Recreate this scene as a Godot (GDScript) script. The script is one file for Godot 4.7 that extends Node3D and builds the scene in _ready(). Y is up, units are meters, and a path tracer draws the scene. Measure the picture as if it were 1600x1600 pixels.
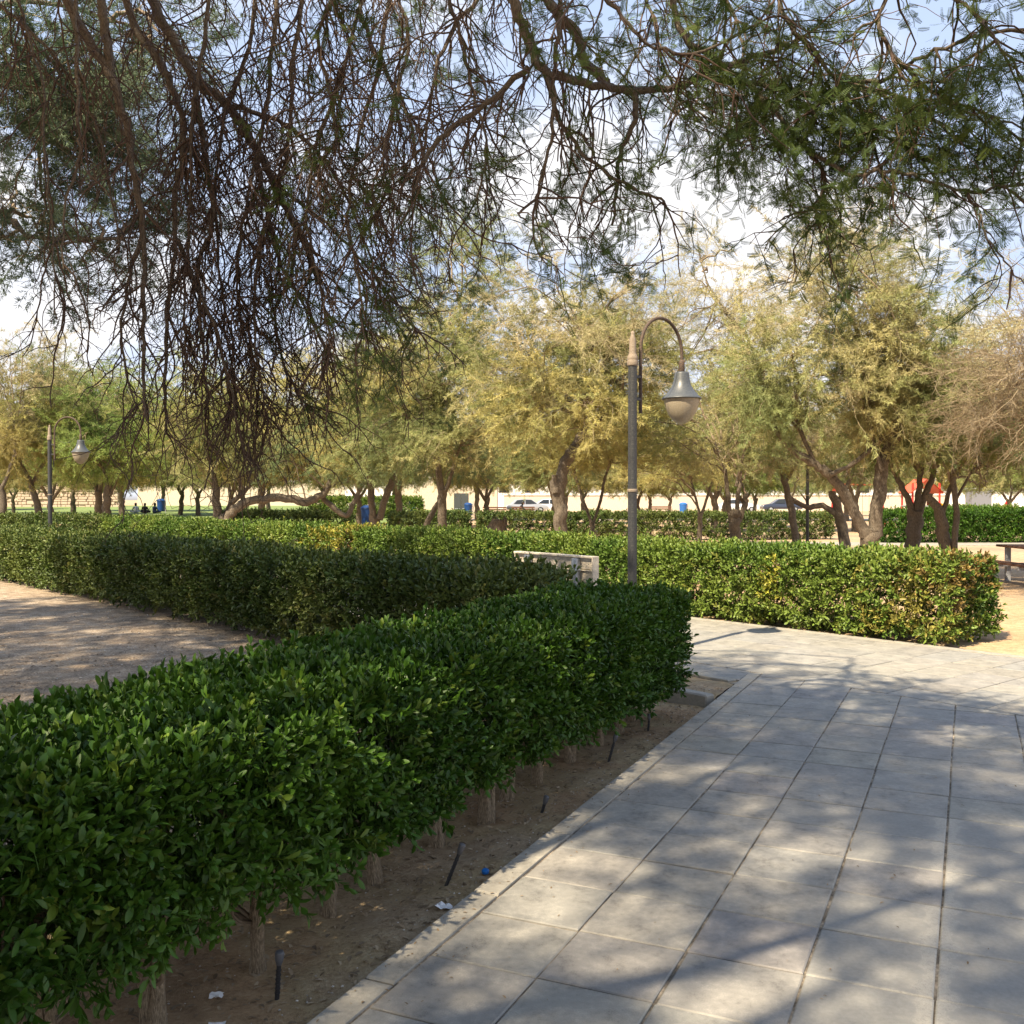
extends Node3D
# A park path between clipped hedges under mesquite trees. Metres, y up, camera looks along -Z.
# Helper coordinates: x to the right, f = metres ahead of the camera, y up.

const FOCAL := 1557.0
const HORIZON := 778.0
const EYE := 1.6

class Geo:
	var v := PackedVector3Array()
	var n := PackedVector3Array()
	var c := PackedColorArray()
	var t := PackedVector2Array()
	var ix := PackedInt32Array()

	func vert(p: Vector3, nn: Vector3, col: Color, uv := Vector2.ZERO) -> int:
		v.append(p); n.append(nn); c.append(col); t.append(uv)
		return v.size() - 1

	func tri(a: int, b: int, d: int) -> void:
		ix.append(a); ix.append(b); ix.append(d)

	# flat polygon (convex), oriented so that its normal points along "out"
	func face(p: Array, out: Vector3, col := Color.WHITE, uv := []) -> void:
		var nn: Vector3 = (p[1] - p[0]).cross(p[2] - p[0]).normalized()
		var flip := nn.dot(out) < 0.0
		if flip: nn = -nn
		var s := v.size()
		for k in p.size():
			vert(p[k], nn, col, uv[k] if uv.size() > k else Vector2.ZERO)
		for k in range(1, p.size() - 1):
			if flip: tri(s, s + k, s + k + 1)
			else: tri(s, s + k + 1, s + k)

	func tube(p: PackedVector3Array, r: PackedFloat32Array, sides: int, col := Color.WHITE, lump := 0.0, cap := true) -> void:
		var m := p.size()
		if m < 2: return
		var side := Vector3.ZERO
		var s := v.size()
		var len := 0.0
		for k in m:
			var d: Vector3 = p[mini(k + 1, m - 1)] - p[maxi(k - 1, 0)]
			if d.length_squared() < 1e-12: d = Vector3.UP
			d = d.normalized()
			if k == 0:
				side = d.cross(Vector3(0.31, 0.17, 0.94)).normalized()
				if side.length() < 0.1: side = d.cross(Vector3.RIGHT).normalized()
			else:
				side = (side - d * side.dot(d)).normalized()
				len += p[k].distance_to(p[k - 1])
			var up := side.cross(d)
			for q in sides:
				var a := TAU * q / sides
				var o := side * cos(a) + up * sin(a)
				var rr := r[k]
				if lump > 0.0:
					rr *= 1.0 + lump * (0.5 * sin(a * 3.0 + k * 0.35 + p[0].x * 5.0) + 0.35 * sin(a * 2.0 - k * 0.8 + p[0].z * 3.0) + 0.25 * sin(a * 5.0 + k * 1.7))
				vert(p[k] + o * rr, o, col, Vector2(float(q) / sides, len))
		for k in m - 1:
			for q in sides:
				var a := s + k * sides + q
				var b := s + k * sides + (q + 1) % sides
				tri(a, b, a + sides); tri(b, b + sides, a + sides)
		if cap and sides > 3:
			for e in 2:
				var k := 0 if e == 0 else m - 1
				var d: Vector3 = (p[0] - p[1]) if e == 0 else (p[m - 1] - p[m - 2])
				var ring := []
				for q in sides: ring.append(v[s + k * sides + q])
				face(ring, d, col)

	func box(size: Vector3, at := Transform3D.IDENTITY, bevel := 0.0, col := Color.WHITE) -> void:
		var h := size * 0.5
		var b := minf(bevel, minf(h.x, minf(h.y, h.z)) * 0.9)
		var mid: Vector3 = at.origin
		var cp := func(s: Vector3, ax: int) -> Vector3:
			var q := Vector3(s.x * (h.x - b), s.y * (h.y - b), s.z * (h.z - b))
			q[ax] = s[ax] * h[ax]
			return at * q
		for ax in 3:
			var a1 := (ax + 1) % 3
			var a2 := (ax + 2) % 3
			for sg in [-1.0, 1.0]:
				var ps := []
				for k in [[-1.0, -1.0], [1.0, -1.0], [1.0, 1.0], [-1.0, 1.0]]:
					var s := Vector3.ZERO
					s[ax] = sg; s[a1] = k[0]; s[a2] = k[1]
					ps.append(cp.call(s, ax))
				var o: Vector3 = at.basis[ax] * sg
				face(ps, o, col)
		if b <= 0.0: return
		for ax in 3:
			var a1 := (ax + 1) % 3
			var a2 := (ax + 2) % 3
			for s1 in [-1.0, 1.0]:
				for s2 in [-1.0, 1.0]:
					var lo := Vector3.ZERO
					lo[ax] = -1.0; lo[a1] = s1; lo[a2] = s2
					var hi := lo
					hi[ax] = 1.0
					var ps := [cp.call(lo, a1), cp.call(hi, a1), cp.call(hi, a2), cp.call(lo, a2)]
					face(ps, at.basis[a1] * s1 + at.basis[a2] * s2, col)
		for k in 8:
			var s := Vector3(1.0 if k & 1 else -1.0, 1.0 if k & 2 else -1.0, 1.0 if k & 4 else -1.0)
			face([cp.call(s, 0), cp.call(s, 1), cp.call(s, 2)], at.basis * s, col)

	# convex polygon (x, z) extruded downwards from y, with a chamfered rim
	func slab(poly: PackedVector2Array, y: float, thick: float, bevel: float, col := Color.WHITE, tilt := Vector2.ZERO, uv0 := Vector2.ZERO, uvx := Vector2.RIGHT, uvs := 1.0) -> void:
		var mid := Vector2.ZERO
		for p in poly: mid += p
		mid /= poly.size()
		var top := []
		var rim := []
		var low := []
		var uvs_top := []
		for p in poly:
			var d := p - mid
			var q := mid + d * maxf(0.0, 1.0 - bevel / maxf(d.length() * 0.7, 0.001))
			var lift := d.dot(tilt)
			top.append(Vector3(q.x, y + lift, q.y)); rim.append(Vector3(p.x, y - bevel * 0.8 + lift, p.y)); low.append(Vector3(p.x, y - thick, p.y))
			var e := (p - uv0)
			uvs_top.append(Vector2(e.dot(uvx), e.dot(Vector2(-uvx.y, uvx.x))) * uvs)
		face(top, Vector3.UP, col, uvs_top)
		var m := poly.size()
		for k in m:
			var j := (k + 1) % m
			var o := Vector3(poly[k].x + poly[j].x - 2 * mid.x, 0, poly[k].y + poly[j].y - 2 * mid.y)
			face([rim[k], rim[j], top[j], top[k]], o + Vector3.UP * 0.3, col, [uvs_top[k], uvs_top[j], uvs_top[j], uvs_top[k]])
			face([low[k], low[j], rim[j], rim[k]], o, col)

	func lathe(prof: Array, sides: int, at := Transform3D.IDENTITY, col := Color.WHITE) -> void:
		var s := v.size()
		var m := prof.size()
		for k in m:
			var d: Vector2 = prof[mini(k + 1, m - 1)] - prof[maxi(k - 1, 0)]
			var nn := Vector2(d.y, -d.x).normalized()
			for q in sides:
				var a := TAU * q / sides
				vert(at * Vector3(cos(a) * prof[k].x, prof[k].y, sin(a) * prof[k].x), (at.basis * Vector3(cos(a) * nn.x, nn.y, sin(a) * nn.x)).normalized(), col)
		for k in m - 1:
			for q in sides:
				var a := s + k * sides + q
				var b := s + k * sides + (q + 1) % sides
				tri(a, b, a + sides); tri(b, b + sides, a + sides)

	# a folded, slightly curved leaf: base at p, along d, upper side u
	func leaf(p: Vector3, d: Vector3, u: Vector3, len: float, wid: float, col: Color, curl := 0.15) -> void:
		d = d.normalized()
		var sd := u.cross(d).normalized()
		u = d.cross(sd).normalized()
		var st := [[0.0, 0.0], [0.28, 0.72], [0.62, 1.0], [0.86, 0.62], [1.0, 0.0]]
		var rows := []
		for q in st:
			var x: float = q[0]
			var w: float = q[1] * wid * 0.5
			var m := p + d * (len * x) - u * (curl * len * x * x)
			var tilt := (u + d * (curl * 2.0 * x)).normalized()
			rows.append([m, m + sd * w + u * (w * 0.32), m - sd * w + u * (w * 0.32), tilt, w, x])
		var idx := []
		for q in rows:
			var nn: Vector3 = q[3]
			if q[4] < 1e-5:
				idx.append([vert(q[0], nn, col, Vector2(0.5, q[5]))])
			else:
				idx.append([vert(q[0], nn, col, Vector2(0.5, q[5])), vert(q[1], (nn - sd * 0.3).normalized(), col, Vector2(1, q[5])), vert(q[2], (nn + sd * 0.3).normalized(), col, Vector2(0, q[5]))])
		for k in idx.size() - 1:
			var a: Array = idx[k]
			var b: Array = idx[k + 1]
			if a.size() == 1:
				tri(a[0], b[1], b[0]); tri(a[0], b[0], b[2])
			elif b.size() == 1:
				tri(a[0], a[1], b[0]); tri(a[0], b[0], a[2])
			else:
				tri(a[0], a[1], b[1]); tri(a[0], b[1], b[0]); tri(a[0], b[0], b[2]); tri(a[0], b[2], a[2])

	func strip(p: Vector3, d: Vector3, sd: Vector3, len: float, wid: float, col: Color) -> void:
		# lens-shaped leaflet of two triangles
		var nn := d.cross(sd).normalized()
		var a := vert(p, nn, col)
		var b := vert(p + d * (len * 0.45) + sd * (wid * 0.5), nn, col)
		var e := vert(p + d * len, nn, col)
		var f := vert(p + d * (len * 0.45) - sd * (wid * 0.5), nn, col)
		tri(a, b, e); tri(a, e, f)

	func orient() -> void:
		for k in range(0, ix.size(), 3):
			var q := (v[ix[k + 2]] - v[ix[k]]).cross(v[ix[k + 1]] - v[ix[k]])
			if q.dot(n[ix[k]] + n[ix[k + 1]] + n[ix[k + 2]]) < 0.0:
				var e := ix[k + 1]
				ix[k + 1] = ix[k + 2]
				ix[k + 2] = e

	func mesh(m: Material) -> ArrayMesh:
		var a := []
		a.resize(Mesh.ARRAY_MAX)
		a[Mesh.ARRAY_VERTEX] = v; a[Mesh.ARRAY_NORMAL] = n; a[Mesh.ARRAY_COLOR] = c; a[Mesh.ARRAY_TEX_UV] = t; a[Mesh.ARRAY_INDEX] = ix
		var r := ArrayMesh.new()
		r.add_surface_from_arrays(Mesh.PRIMITIVE_TRIANGLES, a)
		r.surface_set_material(0, m)
		return r

var M := {}
var rng := RandomNumberGenerator.new()
var taken := {}
var sprigs := []
var sprays := []
var feathers := []

# ---------------------------------------------------------------- small helpers
func W(x: float, f: float, y := 0.0) -> Vector3: return Vector3(x, y, -f)

# a point f metres ahead that stands where the 1600-pixel photograph shows (u, v)
func P(u: float, v: float, f: float) -> Vector3:
	return Vector3((u - 800.0) / FOCAL * f, EYE + (HORIZON - v) / FOCAL * f, -f)

# near path axes: s across (right), t along
func ST(s: float, t: float, y := 0.0) -> Vector3: return W(0.9088 * s + 0.4173 * t, -0.4173 * s + 0.9088 * t, y)
# cross path axes: k along (right and nearer), m across (farther)
func CN(k: float, m: float, y := 0.0) -> Vector3: return W(0.64 * k + 0.768 * m, -0.768 * k + 0.64 * m, y)

func rr(a: float, b: float) -> float: return rng.randf_range(a, b)
func rv() -> Vector3:
	var q := Vector3(rr(-1, 1), rr(-1, 1), rr(-1, 1))
	return q.normalized() if q.length() > 0.01 else Vector3.UP

func numbered(called: String) -> String:
	var k: int = taken.get(called, 0)
	taken[called] = k + 1
	return called if k == 0 else "%s_%03d" % [called, k]

func tag(o: Node, label: String, category: String, group := "") -> Node:
	o.set_meta("label", label); o.set_meta("category", category)
	if group: o.set_meta("group", group)
	return o

func thing(called: String, at: Vector3, label: String, category: String, group := "") -> Node3D:
	var o := Node3D.new()
	o.name = numbered(called)
	add_child(o)
	o.position = at
	tag(o, label, category, group)
	return o

func part(called: String, g: Geo, m: Material, parent: Node) -> MeshInstance3D:
	return put(called, g.mesh(m), parent)

func put(called: String, mesh: Mesh, parent: Node) -> MeshInstance3D:
	var o := MeshInstance3D.new()
	o.name = called if parent != self else numbered(called)
	o.mesh = mesh
	parent.add_child(o, true)
	return o

func structure(called: String, g: Geo, m: Material) -> MeshInstance3D:
	var o := part(called, g, m, self)
	o.set_meta("kind", "structure")
	return o

func copy(o: Node3D, at: Vector3, turn := 0.0, size := 1.0) -> Node3D:
	var c: Node3D = o.duplicate()
	c.name = numbered(String(o.name).rstrip("0123456789").trim_suffix("_"))
	add_child(c)
	c.position = at
	c.rotation.y = turn
	c.scale = Vector3.ONE * size
	return c

func scatter(called: String, mesh: Mesh, xf: Array, cols: Array, parent: Node) -> MultiMeshInstance3D:
	if xf.is_empty(): return null
	var mm := MultiMesh.new()
	mm.transform_format = MultiMesh.TRANSFORM_3D
	mm.use_colors = cols.size() > 0
	mm.mesh = mesh
	mm.instance_count = xf.size()
	for k in xf.size():
		mm.set_instance_transform(k, xf[k])
		if cols.size() > 0: mm.set_instance_color(k, cols[k])
	var o := MultiMeshInstance3D.new()
	o.multimesh = mm
	o.name = called if parent != self else numbered(called)
	o.set_meta("kind", "stuff")
	parent.add_child(o, true)
	return o

func basis_along(d: Vector3, roll := 0.0) -> Basis:
	# y axis along d
	d = d.normalized()
	var x := d.cross(Vector3(0.2, 0.13, 0.97))
	if x.length() < 0.05: x = d.cross(Vector3.RIGHT)
	x = x.normalized()
	var b := Basis(x, d, x.cross(d))
	return b * Basis(Vector3.UP, roll)

func curve(pts: Array, per := 4) -> PackedVector3Array:
	var out := PackedVector3Array()
	var m := pts.size()
	for k in m - 1:
		var a: Vector3 = pts[maxi(k - 1, 0)]
		var b: Vector3 = pts[k]
		var c: Vector3 = pts[k + 1]
		var d: Vector3 = pts[mini(k + 2, m - 1)]
		for q in per: out.append(b.cubic_interpolate(c, a, d, float(q) / per))
	out.append(pts[m - 1])
	return out

func radii(r: Array, count: int) -> PackedFloat32Array:
	var out := PackedFloat32Array()
	for k in count:
		var x := float(k) / (count - 1) * (r.size() - 1)
		var i := mini(int(x), r.size() - 2)
		out.append(lerpf(r[i], r[i + 1], x - i))
	return out

# ---------------------------------------------------------------- materials
func lin(r: float, g: float, b: float) -> Color: return Color(r, g, b).linear_to_srgb()

func noise(freq: float, seed: int, octaves := 4, type := FastNoiseLite.TYPE_SIMPLEX_SMOOTH) -> FastNoiseLite:
	var f := FastNoiseLite.new()
	f.noise_type = type
	f.frequency = freq
	f.seed = seed
	f.fractal_octaves = octaves
	return f

# layers: [[noise image weight pairs]] summed to 0..1, then through a ramp of linear colours
func ramp_texture(size: int, layers: Array, stops: Array) -> Array:
	var imgs := []
	for l in layers: imgs.append(l[0].get_seamless_image(size, size))
	var col := Image.create(size, size, false, Image.FORMAT_RGB8)
	var hgt := Image.create(size, size, false, Image.FORMAT_L8)
	var wsum := 0.0
	for l in layers: wsum += l[1]
	var bytes := []
	for i in imgs:
		i.convert(Image.FORMAT_L8)
		bytes.append(i.get_data())
	for y in size:
		for x in size:
			var h := 0.0
			for k in imgs.size(): h += bytes[k][y * size + x] * layers[k][1]
			h /= wsum * 255.0
			var e := clampf((h - 0.5) * 1.8 + 0.5, 0.0, 0.9999) * (stops.size() - 1)
			var i := int(e)
			var c: Color = stops[i].lerp(stops[i + 1], e - i)
			col.set_pixel(x, y, c.linear_to_srgb())
			hgt.set_pixel(x, y, Color(h, h, h))
	col.generate_mipmaps()
	return [ImageTexture.create_from_image(col), ImageTexture.create_from_image(hgt)]

func plain(c: Color, rough := 0.8, metal := 0.0) -> StandardMaterial3D:
	var m := StandardMaterial3D.new()
	m.albedo_color = c
	m.roughness = rough
	m.metallic = metal
	return m

func textured(tx: Array, scale: Vector3, rough: float, bump := 0.0, tint := Color.WHITE, world := true) -> StandardMaterial3D:
	var m := plain(tint, rough)
	m.albedo_texture = tx[0]
	m.uv1_triplanar = true
	m.uv1_world_triplanar = world
	m.uv1_scale = scale
	if bump > 0.0:
		m.heightmap_enabled = true
		m.heightmap_texture = tx[1]
		m.heightmap_scale = bump
	m.vertex_color_use_as_albedo = true
	return m

func leafy(rough: float, back: Color, spec := 0.5) -> StandardMaterial3D:
	var m := plain(Color.WHITE, rough)
	m.vertex_color_use_as_albedo = true
	m.cull_mode = BaseMaterial3D.CULL_DISABLED
	m.backlight_enabled = true
	m.backlight = back
	m.metallic_specular = spec
	return m

func make_materials() -> void:
	var C := func(r: float, g: float, b: float) -> Color: return Color(r, g, b)
	var sand := ramp_texture(512, [[noise(0.30, 3, 3), 0.5], [noise(0.06, 4, 4), 0.5], [noise(0.012, 5, 3), 0.45]], [C.call(0.23, 0.145, 0.08), C.call(0.36, 0.25, 0.15), C.call(0.44, 0.32, 0.20), C.call(0.52, 0.42, 0.30)])
	M.sand = textured(sand, Vector3.ONE * 0.9, 0.95, 0.8)
	M.soil = textured(sand, Vector3.ONE * 1.4, 0.95, 1.2, lin(0.78, 0.80, 0.78))
	var gravel := ramp_texture(512, [[noise(0.17, 13, 2, FastNoiseLite.TYPE_CELLULAR), 0.55], [noise(0.3, 14, 2), 0.5], [noise(0.02, 15, 3), 0.4]], [C.call(0.06, 0.045, 0.03), C.call(0.25, 0.19, 0.13), C.call(0.44, 0.355, 0.265), C.call(0.66, 0.59, 0.50)])
	M.gravel = textured(gravel, Vector3.ONE * 0.42, 0.95, 3.0)
	var conc := ramp_texture(512, [[noise(0.4, 23, 3), 0.55], [noise(0.06, 24, 4), 0.45], [noise(0.012, 25, 3), 0.6]], [C.call(0.155, 0.147, 0.133), C.call(0.27, 0.26, 0.236), C.call(0.32, 0.307, 0.277), C.call(0.42, 0.398, 0.352)])
	var tones := [[1.0, 1.0, 1.0], [0.975, 0.98, 0.985], [1.02, 1.015, 1.0], [0.985, 0.98, 0.98], [1.01, 1.0, 0.985]]
	M.paver = []
	for k in tones.size():
		var m := textured(conc, Vector3.ONE * 0.8, 0.72, 0.3, Color(tones[k][0], tones[k][1], tones[k][2]) * 0.94)
		m.uv1_offset = Vector3(k * 0.37, k * 0.21, k * 0.53)
		M.paver.append(m)
	var joint := ramp_texture(256, [[noise(0.03, 26, 3), 0.7], [noise(0.2, 27, 3), 0.4]], [C.call(0.06, 0.05, 0.04), C.call(0.12, 0.1, 0.075), C.call(0.24, 0.2, 0.15), C.call(0.38, 0.32, 0.24)])
	M.stained = []
	M.kerb = textured(conc, Vector3.ONE * 1.1, 0.85, 0.3, Color(1.0, 0.985, 0.955))
	M.joint = textured(joint, Vector3.ONE * 0.9, 0.95, 0.4)
	M.side_path = textured(sand, Vector3.ONE * 1.3, 0.95, 0.4)
	for k in 3: M.stained.append(stained_material(k))
	var bark := ramp_texture(512, [[noise(0.05, 33, 4), 0.6], [noise(0.2, 34, 3), 0.35]], [C.call(0.036, 0.028, 0.02), C.call(0.115, 0.09, 0.064), C.call(0.19, 0.155, 0.115), C.call(0.29, 0.245, 0.19)])
	M.bark = textured(bark, Vector3(2.6, 0.55, 2.6), 0.9, 3.0, Color.WHITE, false)
	M.bark_fine = textured(bark, Vector3(5.0, 1.2, 5.0), 0.9, 1.2, Color.WHITE, false)
	M.stem = textured(bark, Vector3(7, 1.2, 7), 0.9, 1.2, Color(1.25, 1.22, 1.15), false)
	M.twig = plain(Color.WHITE, 0.85)
	M.twig.vertex_color_use_as_albedo = true
	M.cut_wood = plain(lin(0.32, 0.17, 0.09), 0.85)
	M.hedge = leafy(0.46, Color(0.34, 0.42, 0.10), 0.38)
	M.feather = leafy(0.6, Color(0.42, 0.5, 0.18), 0.3)
	M.lawn = textured(ramp_texture(256, [[noise(0.3, 43, 3), 0.6], [noise(0.03, 44, 3), 0.5]], [C.call(0.06, 0.10, 0.02), C.call(0.14, 0.2, 0.05), C.call(0.22, 0.27, 0.09)]), Vector3.ONE * 0.4, 0.95, 1.0)
	var wall := ramp_texture(256, [[noise(0.08, 53, 4), 0.5], [noise(0.3, 54, 2), 0.3]], [C.call(0.42, 0.34, 0.26), C.call(0.56, 0.47, 0.37), C.call(0.64, 0.55, 0.45)])
	M.wall = textured(wall, Vector3.ONE * 0.4, 0.9, 0.3)
	M.stone = textured(wall, Vector3.ONE * 0.9, 0.95, 2.0, lin(0.85, 0.78, 0.75))
	M.white_wall = plain(lin(0.72, 0.70, 0.66), 0.9)
	M.lamp_paint = textured(ramp_texture(256, [[noise(0.06, 63, 4), 0.6], [noise(0.3, 64, 2), 0.5]], [C.call(0.014, 0.016, 0.018), C.call(0.024, 0.026, 0.029), C.call(0.034, 0.036, 0.038), C.call(0.085, 0.08, 0.072)]), Vector3.ONE * 3.0, 0.5, 0.05, Color.WHITE, false)
	M.rust = textured(ramp_texture(256, [[noise(0.06, 66, 4), 0.6], [noise(0.3, 67, 2), 0.4]], [C.call(0.022, 0.02, 0.02), C.call(0.045, 0.037, 0.03), C.call(0.11, 0.062, 0.036), C.call(0.15, 0.11, 0.08)]), Vector3.ONE * 4.0, 0.75, 0.1, Color.WHITE, false)
	M.faded = textured(ramp_texture(256, [[noise(0.06, 68, 4), 0.6], [noise(0.3, 69, 2), 0.4]], [C.call(0.16, 0.11, 0.075), C.call(0.24, 0.19, 0.14), C.call(0.31, 0.27, 0.22)]), Vector3.ONE * 4.0, 0.8, 0.1, Color.WHITE, false)
	M.shade_metal = textured(ramp_texture(256, [[noise(0.05, 70, 4), 0.6], [noise(0.3, 71, 2), 0.4]], [C.call(0.04, 0.045, 0.05), C.call(0.065, 0.072, 0.078), C.call(0.10, 0.107, 0.11)]), Vector3.ONE * 4.0, 0.42, 0.05, Color.WHITE, false)
	M.globe = textured(ramp_texture(256, [[noise(0.05, 72, 4), 0.6], [noise(0.3, 73, 2), 0.4]], [C.call(0.28, 0.23, 0.155), C.call(0.36, 0.305, 0.22), C.call(0.44, 0.39, 0.31)]), Vector3.ONE * 5.0, 0.3, 0.0, Color.WHITE, false)
	M.globe.backlight_enabled = true
	M.globe.backlight = Color(0.6, 0.55, 0.42)
	M.bench = textured(conc, Vector3.ONE * 2.0, 0.75, 0.1, Color(1.42, 1.36, 1.28), false)
	M.steel = plain(lin(0.42, 0.45, 0.48), 0.4, 0.6)
	M.plastic_black = plain(lin(0.018, 0.018, 0.02), 0.5)
	M.plastic_cap = plain(lin(0.09, 0.09, 0.095), 0.6)
	M.blue = plain(lin(0.008, 0.045, 0.17), 0.45)
	M.light_blue = plain(lin(0.02, 0.12, 0.38), 0.45)
	M.valve = plain(lin(0.14, 0.2, 0.26), 0.5)
	M.paper = plain(lin(0.72, 0.72, 0.72), 0.8)
	M.cap_blue = plain(lin(0.01, 0.14, 0.45), 0.4)
	M.wood = textured(bark, Vector3(3, 12, 12), 0.8, 0.3, Color(0.9, 0.72, 0.66), false)
	M.post_grey = plain(lin(0.30, 0.31, 0.33), 0.7)
	M.dark_cloth = plain(lin(0.012, 0.012, 0.015), 0.9)
	M.blue_cloth = plain(lin(0.03, 0.04, 0.09), 0.9)
	M.white_cloth = plain(lin(0.5, 0.5, 0.5), 0.9)
	M.skin = plain(lin(0.25, 0.14, 0.09), 0.6)
	M.hair = plain(lin(0.012, 0.01, 0.008), 0.6)
	M.door = plain(lin(0.045, 0.05, 0.055), 0.6)
	M.car_white = plain(lin(0.66, 0.67, 0.69), 0.25)
	M.car_silver = plain(lin(0.38, 0.40, 0.43), 0.25, 0.4)
	M.car_dark = plain(lin(0.03, 0.04, 0.07), 0.25)
	M.glass = plain(lin(0.02, 0.025, 0.03), 0.08)
	M.rubber = plain(lin(0.015, 0.015, 0.015), 0.9)
	M.red = plain(lin(0.55, 0.035, 0.03), 0.45)
	M.orange = plain(lin(0.65, 0.10, 0.04), 0.5)
	M.yellow = plain(lin(0.75, 0.42, 0.02), 0.45)
	M.grey_panel = plain(lin(0.2, 0.2, 0.22), 0.7)
	M.pebble = plain(Color.WHITE, 0.9)
	M.pebble.vertex_color_use_as_albedo = true

# paver with dried white mortar and dust smeared over its rim, with an irregular outline
func stained_material(k: int) -> StandardMaterial3D:
	var size := 256
	var img := Image.create(size, size, false, Image.FORMAT_RGB8)
	var a := noise(0.012, 81 + k, 4)
	var b := noise(0.25, 91 + k, 3)
	var d := noise(0.03, 95 + k, 3)
	for y in size:
		for x in size:
			var ux := float(x) / size
			var uy := float(y) / size
			var left := ux if k != 1 else 1.0
			var right := 1.0 - ux if k != 0 else 1.0
			var edge := minf(minf(left, right), minf(uy + 0.05, 1.05 - uy) * 2.2)
			var n1 := a.get_noise_2d(x, y)
			var n2 := d.get_noise_2d(x * 2.0, y * 2.0)
			var n3 := b.get_noise_2d(x, y)
			var e := edge + n1 * 0.16 + n2 * 0.05 + n3 * 0.02
			var base := Color(0.285, 0.275, 0.25) * (1.0 + n2 * 0.12 + n3 * 0.08 + n1 * 0.1)
			var w := smoothstep(0.20, 0.07, e) * (0.6 + 0.5 * n3 + 0.35 * n2)
			w += smoothstep(0.012, 0.0, absf(e - 0.12 - n2 * 0.06)) * smoothstep(-0.1, 0.35, n2 + n1) * 0.5
			var c := base.lerp(Color(0.45, 0.42, 0.36), clampf(w, 0, 0.8))
			img.set_pixel(x, y, c.linear_to_srgb())
	img.generate_mipmaps()
	var m := plain(Color(0.96, 0.96, 0.96), 0.78)
	m.albedo_texture = ImageTexture.create_from_image(img)
	return m

# ---------------------------------------------------------------- leaf and spray shapes
func make_sprigs() -> void:
	for k in 4:
		rng.seed = 500 + k
		var g := Geo.new()
		var pts := PackedVector3Array()
		var p := Vector3.ZERO
		var d := Vector3(rr(-0.15, 0.15), 1, rr(-0.15, 0.15)).normalized()
		var nodes := 5 + k % 2
		for q in nodes + 1:
			pts.append(p)
			p += d * 0.024
			d = (d + rv() * 0.12).normalized()
		g.tube(pts, radii([0.0022, 0.0012], pts.size()), 3, Color(1.5, 1.0, 0.9))
		for q in range(1, nodes + 1):
			var x := float(q) / nodes
			var turn := q * 1.62 + rr(-0.4, 0.4)
			for s in 2:
				if rng.randf() < 0.08: continue
				var a := turn + s * PI
				var open := lerpf(1.25, 0.42, x) + rr(-0.25, 0.25)
				var out := Vector3(cos(a), 0, sin(a))
				var dir := out * sin(open) + Vector3.UP * cos(open)
				var up := (Vector3.UP * sin(open) - out * cos(open)).rotated(dir.normalized(), rr(-0.5, 0.5))
				var sh := rr(0.72, 1.25)
				var col := Color(sh * lerpf(0.92, 1.2, x), sh * lerpf(0.95, 1.1, x), sh * 0.9)
				g.leaf(pts[q], dir, up, rr(0.044, 0.068) * lerpf(1.0, 0.8, x * x), rr(0.017, 0.024), col, rr(0.05, 0.3))
		for s in 2:
			g.leaf(pts[nodes], Vector3(rr(-0.3, 0.3), 1, rr(-0.3, 0.3)), rv(), rr(0.03, 0.045), 0.014, Color(1.25, 1.15, 0.9), 0.1)
		sprigs.append(g.mesh(M.hedge))

func make_sprays() -> void:
	for k in 4:
		rng.seed = 600 + k
		var g := Geo.new()
		var bare := k == 3
		var pts := PackedVector3Array()
		var p := Vector3.ZERO
		var d := Vector3(0, 1, 0)
		for q in 9:
			pts.append(p)
			p += d * 0.085
			d = (d + rv() * Vector3(0.3, 0.1, 0.12)).normalized()
		g.tube(pts, radii([0.0055, 0.0022], 9), 3, Color(1.45, 1.0, 1.5))
		for q in range(1, 9):
			for s in (2 if bare else 4):
				var o := (rv() * Vector3(1, 0.6, 0.4)).normalized()
				if bare or s >= 3:
					var e := PackedVector3Array()
					var ep := pts[q]
					var ed := (o + Vector3.UP * 0.7).normalized()
					for j in 4:
						e.append(ep)
						ep += ed * rr(0.05, 0.1)
						ed = (ed + rv() * 0.35).normalized()
					g.tube(e, radii([0.0042, 0.002], 4), 3, Color(1.45, 1.0, 1.5), 0.0, false)
					if bare: continue
				var ld := (o + Vector3.UP * 0.6).normalized()
				var stem := pts[q] + ld * rr(0.01, 0.05)
				for pin in 4:
					var pd := (ld * 0.8 + rv() * 0.7).normalized()
					var sh := rr(0.7, 1.3)
					g.strip(stem, pd, pd.cross(rv()).normalized(), rr(0.06, 0.11), rr(0.009, 0.014), Color(sh, sh * rr(0.94, 1.06), sh * 0.95))
		sprays.append(g.mesh(M.feather))

# twig with twice-feathered leaves: each leaf is a pair of combs with a dozen leaflets a side
func comb(g: Geo, p: Vector3, d: Vector3, sd: Vector3, len: float, sh: float) -> void:
	var pairs := 12
	var end := p
	for q in pairs:
		var x := float(q + 1) / pairs
		var at := p + d * (len * x) + Vector3.DOWN * (len * 0.18 * x * x)
		var w := 0.017 * (1.0 - 0.45 * absf(x - 0.45) * 1.6)
		for s in [-1.0, 1.0]:
			var ld: Vector3 = (sd * s + d * 0.22).normalized()
			g.strip(at, ld, d, w, 0.0042, Color(sh, sh, sh * 0.9))
		end = at
	g.strip(p, (end - p).normalized(), sd, end.distance_to(p), 0.0022, Color(sh, sh * 0.9, sh))

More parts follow.
